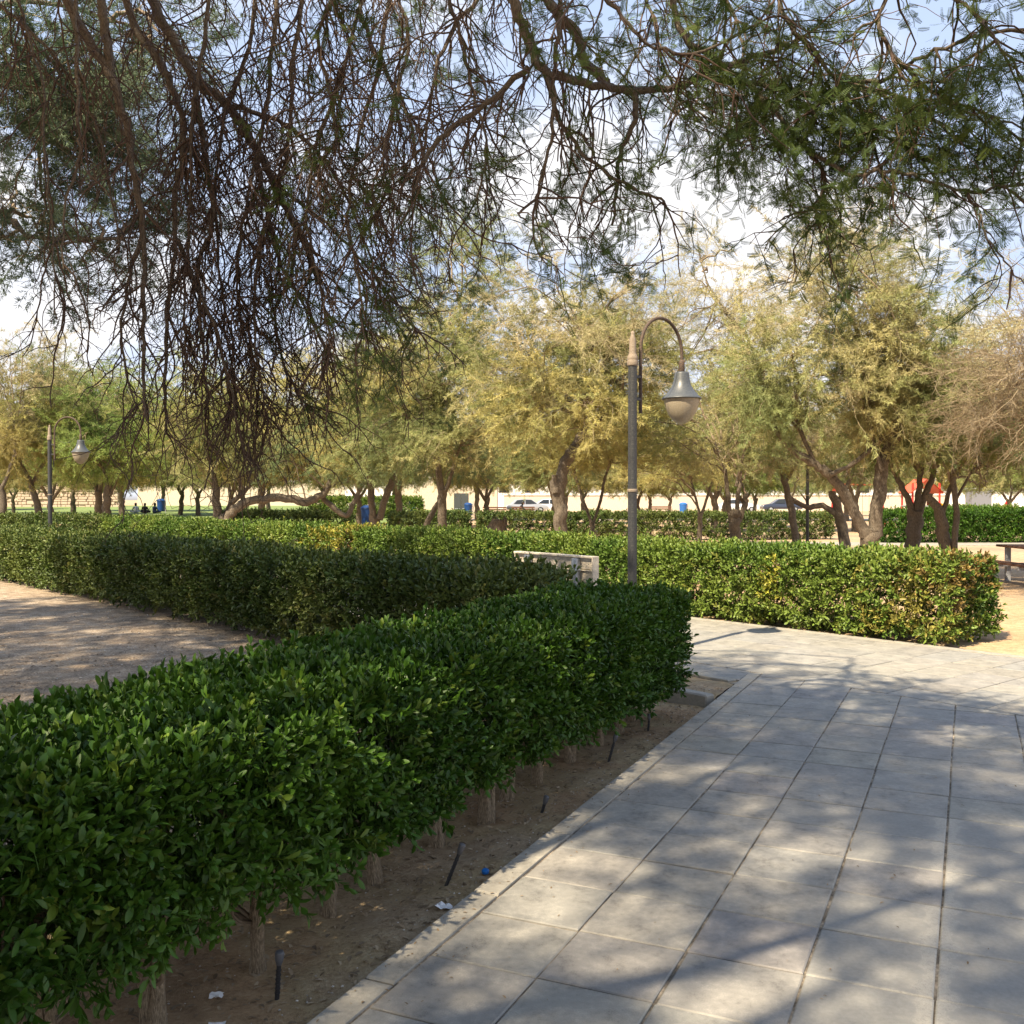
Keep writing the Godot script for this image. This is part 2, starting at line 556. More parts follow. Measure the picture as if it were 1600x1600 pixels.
func make_feathers() -> void:
	for k in 3:
		rng.seed = 700 + k
		var g := Geo.new()
		var pts := PackedVector3Array()
		var p := Vector3.ZERO
		var d := Vector3.UP
		for q in 8:
			pts.append(p)
			p += d * 0.035
			d = (d + rv() * 0.3).normalized()
		g.tube(pts, radii([0.0038, 0.002], 8), 3, Color(1.3, 0.75, 1.1), 0.0, false)
		for q in range(1, 8):
			for s in 1 + (q + k) % 2:
				var o := rv()
				o = (o + d * 0.3).normalized()
				var base := pts[q] + o * 0.025
				g.strip(pts[q], o, d, 0.026, 0.002, Color(1.1, 0.9, 0.9))
				var across := o.cross(rv()).normalized()
				for e in [-1.0, 1.0]:
					var pd: Vector3 = (o * 0.8 + across * e * 0.7).normalized()
					var sd: Vector3 = pd.cross(rv()).normalized()
					comb(g, base, pd, sd, rr(0.055, 0.085), rr(0.75, 1.25))
		feathers.append(g.mesh(M.feather))

# ---------------------------------------------------------------- hedges
# path: [x, f] points of the hedge's middle line
func hedge(called: String, label: String, path: Array, width: float, y0: float, y1: float, per_m2: float, size: float, tones: Array, seed: int, group := "", stems := 0.0, stem_side := 0.0, spots := [], rough := 0.05, y0_far := -1.0) -> Node3D:
	rng.seed = seed
	var first := W(path[0][0], path[0][1])
	var o := thing(called, first, label, "hedge", group)
	var line := PackedVector3Array()
	for q in path: line.append(W(q[0], q[1]) - first)
	var seg := []
	var total := 0.0
	for k in line.size() - 1:
		seg.append(total)
		total += line[k].distance_to(line[k + 1])
	var at := func(x: float) -> Array:
		var k := seg.size() - 1
		while k > 0 and seg[k] > x: k -= 1
		var d: Vector3 = (line[k + 1] - line[k])
		var l := d.length()
		return [line[k] + d / l * (x - seg[k]), d / l]
	var h := y1 - y0
	var faces := [[0.0, h], [1.0, width], [2.0, h], [3.0, width]]     # front, top, back, underside
	var warp := noise(0.55, seed + 1, 3)
	var tone := noise(0.5, seed + 2, 3)
	var xf := [[], [], [], []]
	var cols := [[], [], [], []]
	var parts := [[0, h * total, 1.0], [1, width * total, 1.25], [2, h * total, 0.6], [3, width * total, 0.35], [4, h * width, 1.0], [5, h * width, 1.0], [6, h * total, 0.45]]
	for pp in parts:
		for i in int(pp[1] * pp[2] * per_m2):
			var x := rng.randf() * total
			if pp[0] == 4: x = total
			if pp[0] == 5: x = 0.0
			var a: Array = at.call(clampf(x, 0.0, total - 0.001))
			var mid: Vector3 = a[0]
			var dir: Vector3 = a[1]
			var right := dir.cross(Vector3.UP).normalized()
			var lat := rr(-0.5, 0.5) * width
			var yb := y0 if y0_far < 0.0 else lerpf(y0, y0_far, x / total)
			var y := yb + (y1 - yb) * rng.randf()
			var out := Vector3.UP
			match int(pp[0]):
				0: lat = 0.5 * width; out = right
				1: y = y1; out = Vector3.UP
				2: lat = -0.5 * width; out = -right
				3: y = yb; out = Vector3.DOWN
				4: out = dir
				5: out = -dir
				6: out = (rv() + Vector3.UP * 0.5).normalized()
			# rounded shoulders
			var ey := clampf((y - (y1 - 0.14)) / 0.14, 0.0, 1.0)
			var el := clampf((absf(lat) - (width * 0.5 - 0.14)) / 0.14, 0.0, 1.0)
			if pp[0] == 0 or pp[0] == 2: lat -= signf(lat) * ey * ey * 0.07
			if pp[0] == 1: y -= el * el * 0.07
			var p := mid + right * lat
			p.y = y
			var wv := p + first
			var bulge := warp.get_noise_3d(wv.x * 1.4, wv.y * 1.4, wv.z * 1.4)
			if pp[0] != 6:
				p += out * (bulge * rough * 2.0)
				var hole := warp.get_noise_3d(wv.x * 6.0 + 50.0, wv.y * 6.0, wv.z * 6.0)
				if hole > 0.26 and rng.randf() < 0.85: continue
				if (pp[0] == 0 or pp[0] == 2) and y < yb + 0.16 + bulge * 0.16 and rng.randf() < 0.65: continue
				p -= out * absf(rng.randfn(0.0, 0.065))
				if pp[0] == 1 and rng.randf() < 0.05: p += out * rr(0.01, 0.06)
			var lean := (out * 0.9 + Vector3.UP * (0.55 if pp[0] != 3 else 0.0) + rv() * 0.75).normalized()
			var sc := size * rr(0.75, 1.25)
			var b := basis_along(lean, rng.randf() * TAU).scaled(Vector3.ONE * sc)
			var v := rng.randi() % 4
			xf[v].append(Transform3D(b, p - lean * 0.06 * sc))
			var w := clampf(tone.get_noise_3d(wv.x, wv.y * 1.5, wv.z) * 1.6 + 0.5, 0.0, 1.0)
			var col: Color = tones[0].lerp(tones[1], w)
			if rng.randf() < 0.07: col = col.lerp(tones[2], 0.7)
			for q in spots:
				var near: float = wv.distance_to(q[0]) / q[1] + bulge * 0.8
				if near < 1.0 and rng.randf() < 0.75 - near * 0.7: col = q[2] * rr(0.7, 1.3)
			cols[v].append(col * rr(0.8, 1.2))
	for v in 4: scatter("foliage", sprigs[v], xf[v], cols[v], o)
	# woody frame inside
	var wood := Geo.new()
	var step := 0.45 if stems > 0.0 else 0.7
	var x := 0.2
	while x < total:
		var a: Array = at.call(x)
		var right: Vector3 = (a[1] as Vector3).cross(Vector3.UP).normalized()
		var foot: Vector3 = a[0] + right * (stem_side + rr(-0.05, 0.05))
		var fork := 2 if rng.randf() < 0.6 else 1
		if stems > 0.0:
			for q in fork + 1:
				var g := Geo.new()
				var lean := Vector3(rr(-0.22, 0.22), 1, rr(-0.22, 0.22))
				var pts := curve([foot + Vector3(rr(-0.02, 0.02), -0.14, rr(-0.02, 0.02)), foot + lean * 0.12 + Vector3(rr(-0.02, 0.02), 0, rr(-0.02, 0.02)), foot + lean * 0.3, foot + lean * 0.5 + Vector3(rr(-0.05, 0.05), 0, rr(-0.05, 0.05)) - right * stem_side * 0.5], 4)
				g.tube(pts, radii([stems * 1.5, stems, stems * 0.85, stems * 0.5], pts.size()), 7, Color.WHITE, 0.2)
				part("stem", g, M.stem, o)
		for q in 7:
			var top := foot + Vector3(rr(-0.28, 0.28), rr(0.35, y1 - 0.12), rr(-0.28, 0.28))
			top -= right * stem_side
			var pts := curve([foot + Vector3(0, 0.1 if stems > 0 else -0.1, 0), foot.lerp(top, 0.5) + rv() * 0.06, top], 3)
			wood.tube(pts, radii([0.011, 0.004], pts.size()), 3, Color(0.20, 0.15, 0.10), 0.0, false)
		x += step * rr(0.8, 1.25)
	var bw := part("branchwork", wood, M.twig, o)
	bw.set_meta("kind", "stuff")
	return o

# ---------------------------------------------------------------- trees
# limbs: [[points], [radii]]; the first is the trunk. crowns: {c, r, n, tw, cols, bare}
func tree(called: String, label: String, limbs: Array, crowns: Array, seed: int, group := "", bark_m: Material = null) -> Node3D:
	rng.seed = seed
	if bark_m == null: bark_m = M.bark
	var base: Vector3 = limbs[0][0][0]
	base.y = 0.0
	var o := thing(called, base, label, "tree", group)
	var tips := []
	for k in limbs.size():
		var src := []
		for q in limbs[k][0]: src.append(q - base)
		if k == 0: src[0].y = -0.25
		var pts := curve(src, 5)
		for q in range(1, pts.size() - 1): pts[q] += rv() * limbs[k][1][0] * 0.14
		var g := Geo.new()
		var rad := radii(limbs[k][1], pts.size())
		for q in rad.size(): rad[q] *= 0.62
		if k == 0: rad[0] *= 1.35
		g.tube(pts, rad, 12 if k == 0 else 9, Color.WHITE, 0.16)
		part("trunk" if k == 0 else "limb", g, bark_m, o)
		if k > 0 or limbs.size() == 1:
			for q in range(pts.size() / 3, pts.size()): tips.append(pts[q])
			for q in 4: tips.append(pts[pts.size() - 1])
	var wood := Geo.new()
	var xf := [[], [], [], []]
	var cols := [[], [], [], []]
	var tone := noise(0.35, seed + 7, 3)
	var floor_y := 2.45 if -base.z < 30.0 else 2.2
	for cr in crowns:
		var c: Vector3 = cr.c - base
		var r: Vector3 = cr.r
		var bare: float = cr.get("bare", 0.1)
		for i in int(cr.n):
			var q := rv() * pow(rr(0.12, 1.0), 0.45)
			var target := c + q * r
			var start: Vector3 = tips[rng.randi() % tips.size()]
			for tries in 5:
				var alt: Vector3 = tips[rng.randi() % tips.size()]
				if alt.distance_to(target) < start.distance_to(target): start = alt
			var l := start.distance_to(target)
			var ctl := start.lerp(target, 0.5) + Vector3.UP * l * rr(0.02, 0.22) + rv() * l * 0.13
			var pts := curve([start, ctl, target], 5)
			for e in range(1, pts.size()): pts[e] += rv() * 0.05
			var rb := rr(0.016, 0.04)
			wood.tube(pts, radii([rb, 0.007], pts.size()), 5, Color(0.21, 0.16, 0.11) * rr(0.7, 1.3), 0.0, false)
			for j in int(cr.tw):
				var x := rr(0.3, 1.0) * (pts.size() - 1)
				var p := pts[int(x)]
				var out := (p - c) * Vector3(1, 0.3, 1)
				var d := (out.normalized() * 0.7 + rv() * 0.8 + Vector3.UP * 0.15).normalized()
				var tw := PackedVector3Array()
				var step := rr(0.11, 0.24)
				for e in 7:
					tw.append(p)
					p += d * step
					d = (d + rv() * 0.3 + Vector3.DOWN * 0.1).normalized()
				if tw[6].y < floor_y - 0.45: continue
				wood.tube(tw, radii([0.008, 0.003], 7), 3, Color(0.32, 0.26, 0.165) * rr(0.65, 1.25), 0.0, false)
				for e in range(1, 7):
					var wv := tw[e] + base
					if tw[e].y < floor_y + 0.25 * tone.get_noise_3d(wv.x * 2.0, 0.0, wv.z * 2.0): continue
					var tn := tone.get_noise_3d(wv.x, wv.y, wv.z) * 1.5 + 0.5
					var v := rng.randi() % 3
					if rng.randf() < bare + 0.08: v = 3
					elif rng.randf() < 0.1: continue
					var dd := ((tw[e] - tw[e - 1]).normalized() + rv() * 0.6) * Vector3(1, 0.6, 1)
					xf[v].append(Transform3D(basis_along(dd, rng.randf() * TAU).scaled(Vector3.ONE * rr(0.5, 0.95)), tw[e]))
					var pal: Array = cr.cols
					var ci := clampf(tn, 0.0, 0.999) * (pal.size() - 1)
					var col: Color = pal[int(ci)].lerp(pal[mini(int(ci) + 1, pal.size() - 1)], ci - int(ci))
					cols[v].append(col * rr(0.75, 1.25))
	var bw := part("branchwork", wood, M.twig, o)
	bw.set_meta("kind", "stuff")
	for v in 4: scatter("crown", sprays[v], xf[v], cols[v], o)
	return o

# ---------------------------------------------------------------- the shading tree over the path
func whip(wood: Geo, p: Vector3, d: Vector3, len: float, r: float, depth: int, hang: float, leafiness: float, leaves: Array) -> void:
	var step := 0.06
	var n := maxi(3, int(len / step))
	var pts := PackedVector3Array()
	var kids := []
	for k in n + 1:
		pts.append(p)
		p += d * step
		d = (d + rv() * 0.34 + Vector3.DOWN * hang * 0.2).normalized()
		if depth > 0 and k > 1 and rng.randf() < 0.3: kids.append([pts[k], (d * 0.75 + rv() * 0.75).normalized(), len * rr(0.3, 0.65) * (1.0 - 0.5 * float(k) / n)])
		if leafiness > 0.0 and k > 1 and rng.randf() < leafiness: leaves.append([pts[k], (d + rv() * 0.9 + Vector3.DOWN * 0.35).normalized()])
	wood.tube(pts, radii([r, maxf(r * 0.45, 0.0017)], pts.size()), 4 if r > 0.007 else 3, Color(0.09, 0.058, 0.04) * rr(0.7, 1.35), 0.0, false)  # dark mesquite bark, lowered further to stand in for canopy shade
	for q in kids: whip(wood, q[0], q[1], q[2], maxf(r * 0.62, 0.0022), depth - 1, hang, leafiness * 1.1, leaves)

func shade_tree() -> void:
	rng.seed = 91
	var base := W(-3.4, 0.2)
	var o := thing("mesquite_tree", base, "big mesquite with drooping bare twigs and feathery leaves overhanging the path", "tree")
	var trunk := Geo.new()
	var tp := curve([W(-3.4, 0.2, -0.25) - base, W(-3.38, 0.25, 0.7) - base, W(-3.2, 0.5, 1.6) - base, W(-3.0, 0.8, 2.5) - base], 5)
	trunk.tube(tp, radii([0.42, 0.3, 0.26, 0.24], tp.size()), 14, Color.WHITE, 0.2)
	part("trunk", trunk, M.bark, o)
	var top := W(-3.0, 0.8, 2.4)
	var mains := [
		[[top, W(-3.3, 3.0, 4.6), W(-3.2, 5.5, 5.7), W(-2.95, 7.3, 6.0), W(-2.5, 8.6, 6.3)], [0.17, 0.12, 0.09, 0.06]],
		[[top, W(-1.6, 2.2, 4.3), W(-0.3, 3.8, 4.95), W(0.3, 5.2, 5.1), W(0.7, 6.4, 5.5)], [0.08, 0.032, 0.022, 0.018]],
		[[top, W(-1.0, 0.9, 4.3), W(1.0, 2.0, 5.3), W(2.8, 3.8, 5.5), W(3.7, 5.2, 5.3)], [0.07, 0.02, 0.015, 0.012]],
		[[top, W(-3.6, -0.4, 4.8), W(-3.6, -2.0, 7.4)], [0.15, 0.11, 0.05]],
		[[top, W(-5.3, 2.3, 4.6), W(-6.6, 4.0, 6.4), W(-7.6, 5.5, 8.0)], [0.13, 0.09, 0.04]],
		[[top, W(-2.4, -0.6, 5.0), W(-2.4, -1.4, 7.6)], [0.12, 0.06, 0.025]],
	]
	var samples := []
	for m in mains:
		var src := []
		for q in m[0]: src.append(q - base)
		var pts := curve(src, 6)
		for q in range(1, pts.size() - 1): pts[q] += rv() * 0.03
		var g := Geo.new()
		g.tube(pts, radii(m[1], pts.size()), 9, Color.WHITE, 0.12)
		part("limb", g, M.bark, o)
		for q in range(3, pts.size()): samples.append(pts[q])
	# limbs that hang into view: [pixel, pixel, metres ahead], start radius, end radius, whips per metre, whip length, hang, leaves
	var hung := [
		[[[60, -140, 7.1], [105, -10, 7.1], [142, 67, 7.1], [180, 131, 7.1], [204, 210, 7.2], [210, 262, 7.2], [225, 356, 7.3], [227, 450, 7.3], [225, 560, 7.3], [230, 660, 7.3]], 0.05, 0.010, 6.0, [0.35, 1.0], 0.9, 0.0],
		[[[150, -140, 7.0], [161, 0, 7.0], [169, 60, 7.05], [178, 115, 7.1]], 0.035, 0.03, 4.0, [0.4, 1.0], 0.8, 0.0],
		[[[170, -120, 7.6], [210, 37, 7.6], [259, 112, 7.6], [285, 180, 7.6], [289, 240, 7.5], [277, 300, 7.5], [277, 375, 7.5], [262, 487, 7.4], [259, 600, 7.4], [262, 680, 7.4]], 0.040, 0.009, 9.0, [0.35, 0.9], 0.9, 0.0],
		[[[200, -120, 7.9], [240, 0, 7.9], [270, 60, 7.9], [307, 124, 7.9], [360, 169, 7.9], [401, 232, 7.9], [431, 292, 7.9], [465, 356, 7.9], [502, 442, 7.9]], 0.05, 0.026, 12.0, [0.5, 1.2], 0.75, 0.02],
		[[[360, 169, 7.9], [424, 187, 8.0], [469, 214, 8.1], [520, 270, 8.1], [560, 350, 8.2], [590, 440, 8.2]], 0.022, 0.008, 12.0, [0.4, 1.0], 0.7, 0.04],
		[[[307, 124, 7.9], [326, 262, 7.6], [334, 356, 7.5], [311, 412, 7.5], [318, 540, 7.4], [325, 640, 7.4]], 0.026, 0.008, 12.0, [0.3, 0.8], 0.9, 0.0],
		[[[118, -60, 6.6], [124, 67, 6.6], [127, 195, 6.6], [127, 255, 6.6], [105, 330, 6.6], [100, 420, 6.6]], 0.018, 0.006, 4.0, [0.4, 1.0], 0.9, 0.0],
		[[[330, -60, 7.4], [318, 100, 7.4], [300, 200, 7.4], [300, 330, 7.4], [290, 450, 7.4], [292, 560, 7.4]], 0.020, 0.007, 13.0, [0.3, 0.9], 0.9, 0.0],
		[[[400, -60, 7.7], [390, 80, 7.7], [350, 200, 7.6], [340, 330, 7.6], [350, 480, 7.6], [372, 640, 7.6]], 0.022, 0.007, 13.0, [0.3, 0.9], 0.9, 0.0],
		[[[470, -60, 7.5], [460, 120, 7.5], [450, 250, 7.5], [410, 380, 7.5], [400, 520, 7.5], [412, 630, 7.5]], 0.022, 0.007, 13.0, [0.3, 0.9], 0.85, 0.0],
		[[[465, 356, 7.9], [455, 430, 7.8], [430, 500, 7.7], [450, 580, 7.7], [480, 640, 7.6]], 0.018, 0.006, 14.0, [0.3, 0.8], 0.8, 0.01],
		[[[560, -60, 7.3], [540, 100, 7.3], [500, 220, 7.3], [480, 330, 7.3], [500, 450, 7.3], [520, 540, 7.3]], 0.020, 0.007, 11.0, [0.4, 1.0], 0.7, 0.03],
		[[[640, -60, 7.0], [590, 120, 7.0], [560, 230, 7.0], [545, 340, 7.0], [560, 440, 7.0], [570, 520, 7.0]], 0.020, 0.007, 9.0, [0.4, 1.0], 0.7, 0.10],
		[[[10, -60, 6.9], [40, 30, 6.9], [70, 140, 6.9], [75, 260, 6.9], [85, 380, 6.9], [90, 500, 6.9]], 0.015, 0.005, 3.5, [0.4, 1.0], 0.9, 0.0],
		[[[0, 10, 7.2], [60, 62, 7.2], [130, 150, 7.3], [170, 260, 7.3], [190, 400, 7.3]], 0.014, 0.006, 4.0, [0.4, 1.0], 0.9, 0.0],
		[[[430, -60, 7.6], [425, 100, 7.6], [410, 220, 7.6], [385, 330, 7.6], [372, 450, 7.6], [390, 560, 7.6], [420, 660, 7.6]], 0.022, 0.006, 14.0, [0.3, 0.9], 0.8, 0.0],
		[[[401, 232, 7.9], [420, 330, 7.7], [440, 420, 7.7], [490, 500, 7.7], [520, 580, 7.7]], 0.02, 0.006, 14.0, [0.3, 0.9], 0.7, 0.01],
		[[[431, 292, 7.9], [500, 340, 7.8], [560, 400, 7.8], [600, 450, 7.8], [650, 520, 7.8]], 0.016, 0.005, 9.0, [0.3, 0.7], 0.6, 0.04],
		[[[277, 375, 7.5], [320, 470, 7.4], [350, 560, 7.4], [370, 650, 7.4], [385, 720, 7.4]], 0.018, 0.006, 14.0, [0.3, 0.7], 0.8, 0.0],
		[[[225, 356, 7.3], [200, 450, 7.3], [190, 540, 7.3], [215, 640, 7.3]], 0.016, 0.006, 10.0, [0.3, 0.7], 0.9, 0.0],
		[[[520, -60, 7.0], [500, 60, 7.0], [520, 160, 7.0], [540, 260, 7.0], [600, 330, 7.0]], 0.02, 0.007, 11.0, [0.4, 1.0], 0.6, 0.01],
		[[[620, -60, 6.6], [640, 60, 6.6], [620, 160, 6.6], [600, 260, 6.6], [620, 330, 6.6]], 0.018, 0.007, 10.0, [0.4, 1.0], 0.6, 0.02],
		# the middle
		[[[780, -80, 5.5], [800, 0, 5.5], [826, 71, 5.5], [849, 116, 5.5], [912, 135, 5.5], [987, 144, 5.5], [1055, 139, 5.5], [1124, 109, 5.5], [1187, 90, 5.5], [1230, 70, 5.5]], 0.034, 0.014, 9.0, [0.4, 1.0], 0.65, 0.06],
		[[[820, -80, 5.6], [849, 0, 5.6], [897, 56, 5.6], [916, 101, 5.55], [950, 135, 5.5]], 0.032, 0.026, 6.0, [0.4, 1.0], 0.6, 0.04],
		[[[987, 144, 5.5], [991, 195, 5.5], [969, 240, 5.5], [965, 292, 5.5], [957, 356, 5.5]], 0.019, 0.007, 11.0, [0.2, 0.45], 0.8, 0.32],
		[[[880, -60, 5.3], [875, 0, 5.3], [871, 75, 5.3], [864, 150, 5.3], [860, 225, 5.3], [845, 290, 5.3], [835, 330, 5.3]], 0.018, 0.007, 9.0, [0.25, 0.6], 0.7, 0.14],
		[[[826, 109, 5.5], [755, 169, 5.6], [687, 221, 5.7], [661, 259, 5.7]], 0.018, 0.013, 12.0, [0.4, 1.1], 0.7, 0.03],
		[[[760, -40, 6.4], [747, 7, 6.4], [710, 45, 6.4], [684, 110, 6.4], [670, 200, 6.4], [650, 300, 6.4]], 0.022, 0.008, 10.0, [0.4, 1.1], 0.6, 0.03],
		[[[560, 20, 6.8], [600, 110, 6.8], [640, 190, 6.8], [650, 280, 6.8], [640, 360, 6.8]], 0.016, 0.006, 9.0, [0.4, 1.0], 0.7, 0.07],
		[[[700, -40, 6.0], [720, 60, 6.0], [740, 150, 6.0], [760, 240, 6.0], [745, 320, 6.0]], 0.015, 0.006, 8.0, [0.3, 0.8], 0.7, 0.06],
		[[[849, 116, 5.5], [880, 200, 5.4], [930, 260, 5.4], [1000, 300, 5.4], [1040, 316, 5.4]], 0.014, 0.006, 10.0, [0.2, 0.5], 0.8, 0.22],
		# the right
		[[[1040, -40, 5.3], [1067, 60, 5.3], [1127, 105, 5.3], [1180, 150, 5.3], [1225, 195, 5.3], [1262, 240, 5.2], [1285, 285, 5.2], [1274, 337, 5.2], [1282, 380, 5.2]], 0.022, 0.006, 12.0, [0.2, 0.5], 0.6, 0.36],
		[[[1112, 124, 5.5], [1187, 137, 5.4], [1270, 152, 5.3], [1319, 140, 5.2], [1380, 150, 5.1], [1440, 175, 5.0], [1500, 230, 5.0]], 0.017, 0.006, 13.0, [0.2, 0.55], 0.5, 0.38],
		[[[1319, 140, 5.2], [1386, 124, 5.0], [1442, 90, 4.8], [1525, 62, 4.6], [1620, 50, 4.5]], 0.012, 0.007, 9.0, [0.2, 0.5], 0.5, 0.28],
		[[[1262, 240, 5.2], [1334, 277, 5.0], [1375, 268, 4.9], [1424, 277, 4.8], [1506, 300, 4.7], [1585, 290, 4.6], [1640, 300, 4.6]], 0.012, 0.005, 14.0, [0.15, 0.45], 0.6, 0.40],
		[[[1506, 300, 4.7], [1525, 334, 4.6], [1544, 375, 4.5], [1574, 420, 4.4], [1610, 450, 4.4]], 0.006, 0.003, 7.0, [0.1, 0.2], 0.4, 0.35],
		[[[1480, -60, 4.5], [1532, 41, 4.5], [1581, 109, 4.5], [1630, 180, 4.5]], 0.010, 0.005, 9.0, [0.2, 0.5], 0.5, 0.34],
		[[[1180, -60, 5.0], [1230, 40, 5.0], [1290, 110, 5.0], [1350, 190, 5.0], [1420, 240, 5.0], [1480, 270, 5.0]], 0.016, 0.006, 13.0, [0.2, 0.5], 0.6, 0.36],
		[[[1380, -60, 4.8], [1370, 30, 4.8], [1400, 100, 4.8], [1460, 150, 4.8], [1550, 190, 4.8], [1620, 250, 4.8]], 0.014, 0.005, 12.0, [0.2, 0.5], 0.6, 0.36],
		[[[1100, -60, 5.8], [1140, 20, 5.8], [1160, 90, 5.8], [1150, 160, 5.8], [1130, 220, 5.8]], 0.014, 0.005, 10.0, [0.2, 0.5], 0.7, 0.26],
		[[[980, -60, 6.2], [1020, 30, 6.2], [1040, 120, 6.2], [1090, 180, 6.2], [1180, 220, 6.2]], 0.014, 0.005, 10.0, [0.3, 0.7], 0.7, 0.2],
		[[[920, -60, 5.0], [960, 20, 5.0], [1010, 70, 5.0], [1080, 90, 5.0], [1150, 60, 5.0]], 0.014, 0.006, 9.0, [0.3, 0.7], 0.6, 0.16],
	]
	var wood := Geo.new()
	var leaves := []
	var high := []
	for hl in hung:
		var src := []
		for q in hl[0]: src.append(P(q[0], q[1], q[2]) - base)
		var start: Vector3 = src[0]
		if hl[0][0][1] < -20:
			var near: Vector3 = samples[0]
			for q in samples:
				if q.distance_to(start) < near.distance_to(start): near = q
			if near.distance_to(start) > 0.2:
				src.push_front(near.lerp(start, 0.5) + Vector3.UP * 0.15)
				src.push_front(near)
		var pts := curve(src, 5)
		for q in range(1, pts.size()): pts[q] += rv() * 0.012
		var g := Geo.new()
		g.tube(pts, radii([hl[1], hl[2]], pts.size()), 7, Color.WHITE, 0.1)
		part("limb", g, M.bark_fine, o)
		var total := 0.0
		for q in pts.size() - 1: total += pts[q].distance_to(pts[q + 1])
		for q in int(total * hl[3] * (1.9 if hl[6] < 0.05 else 1.2)):
			var x := rr(0.12, 1.0) * (pts.size() - 1.001)
			var i := int(x)
			var p := pts[i].lerp(pts[i + 1], x - i)
			var d := (pts[i + 1] - pts[i]).normalized()
			d = (d * 0.55 + rv() * 0.8 + Vector3.DOWN * hl[5] * 0.45).normalized()
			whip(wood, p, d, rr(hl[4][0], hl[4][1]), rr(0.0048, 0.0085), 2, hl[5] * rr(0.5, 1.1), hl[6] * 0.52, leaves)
	# the canopy above the frame, which shades path, hedge and gravel
	var dens := noise(0.33, 77, 2)
	for tries in 2500:
		var y := rr(6.2, 9.6)
		var m := rr(-4.5, 7.3) - 0.786 * y
		var k := rr(-17.5, 2.0) + 0.178 * y
		var at := CN(k, m, y)
		if y < EYE + 0.56 * maxf(-at.z, 0.0) + 0.7: continue
		var down := s_of(at + Vector3(0.49, -1.0, -0.64) * y)
		var down_n := n_of(at + Vector3(0.49, -1.0, -0.64) * y)
		if rng.randf() > (0.78 if down < -3.3 else (0.46 if down < -1.8 else (0.85 if down_n > 4.8 else 0.4))): continue
		if dens.get_noise_2d(at.x * 2.0, at.z * 2.0) < -0.42: continue
		var target := at - base
		var near: Vector3 = samples[0]
		for q in samples:
			if q.distance_to(target) < near.distance_to(target): near = q
		var l := near.distance_to(target)
		var pts := curve([near, near.lerp(target, 0.5) + rv() * 0.12 * l, target], 5)
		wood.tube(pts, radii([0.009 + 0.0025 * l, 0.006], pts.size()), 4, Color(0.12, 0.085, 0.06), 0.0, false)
		samples.append(pts[pts.size() - 1])
		for q in 4:
			var p := pts[rng.randi_range(4, pts.size() - 1)]
			var d := (rv() * Vector3(1, 0.5, 1)).normalized()
			var tw := PackedVector3Array()
			var pos := p + base
			for e in 5:
				tw.append(pos - base)
				pos += d * rr(0.1, 0.2)
				d = (d + rv() * 0.3).normalized()
				if e > 0 and pos.y > EYE + 0.52 * maxf(-pos.z, 0.0) + 0.3: high.append([pos - base, (d + rv() * 0.8).normalized()])
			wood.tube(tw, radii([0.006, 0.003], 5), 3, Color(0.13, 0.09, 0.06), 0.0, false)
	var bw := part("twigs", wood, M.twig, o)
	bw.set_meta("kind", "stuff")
	var xf := [[], [], []]
	var cols := [[], [], []]
	var seen := leaves.size()
	leaves.append_array(high)
	for i in leaves.size():
		var q: Array = leaves[i]
		var v := rng.randi() % 3
		xf[v].append(Transform3D(basis_along(q[1], rng.randf() * TAU).scaled(Vector3.ONE * rr(0.75, 1.2) * (1.0 if i < seen else 1.6)), q[0]))
		var k := rr(0.75, 1.25)
		cols[v].append(Color(0.062, 0.105, 0.03).lerp(Color(0.1, 0.14, 0.035), rng.randf()) * k)
	for v in 3: scatter("foliage", feathers[v], xf[v], cols[v], o)
	print("leaf sprays ", leaves.size(), " twig tris ", wood.ix.size() / 3)

# ---------------------------------------------------------------- ground and paving
func smooth(a: float, b: float, x: float) -> float: return smoothstep(a, b, x)

func n_of(p: Vector3) -> float: return 0.768 * p.x + 0.64 * -p.z
func s_of(p: Vector3) -> float: return 0.9088 * p.x - 0.4173 * -p.z

func make_ground() -> void:
	var xs := []
	var zs := []
	var x := -13.0
	while x <= 13.0: xs.append(x); x += 0.25
	var st := 0.3
	while xs[-1] < 500.0: xs.append(xs[-1] + st); xs.push_front(xs[0] - st); st *= 1.16
	x = -3.0
	while x <= 26.0: zs.append(x); x += 0.25
	st = 0.3
	while zs[-1] < 700.0: zs.append(zs[-1] + st); st *= 1.1
	st = 0.4
	while zs[0] > -200.0: zs.push_front(zs[0] - st); st *= 1.3
	var big := noise(0.11, 301, 4)
	var fine := noise(0.9, 302, 3)
	var dry := noise(0.35, 303, 3)
	var g := Geo.new()
	for f in zs:
		for xx in xs:
			var p := W(xx, f)
			var n := n_of(p)
			var y := lerpf(-0.13, -0.025, smooth(10.38, 10.6, n))
			if absf(xx) < 40 and f < 60: y += fine.get_noise_2d(xx, f) * 0.012 * smooth(10.4, 11.5, n)
			if n > 10.4: y += (big.get_noise_2d(xx, f)) * 0.03 * smooth(11.0, 16.0, n)
			var k := 1.0 + big.get_noise_2d(xx * 2.0, f * 2.0) * 0.35
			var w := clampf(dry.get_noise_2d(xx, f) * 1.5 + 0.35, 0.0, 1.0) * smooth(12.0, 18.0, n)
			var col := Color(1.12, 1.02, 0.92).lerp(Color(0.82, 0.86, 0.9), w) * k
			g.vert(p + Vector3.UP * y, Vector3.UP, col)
	var m := xs.size()
	for j in zs.size() - 1:
		for i in m - 1:
			var a := j * m + i
			g.tri(a, a + m, a + 1); g.tri(a + 1, a + m, a + m + 1)
	structure("ground", g, M.sand)

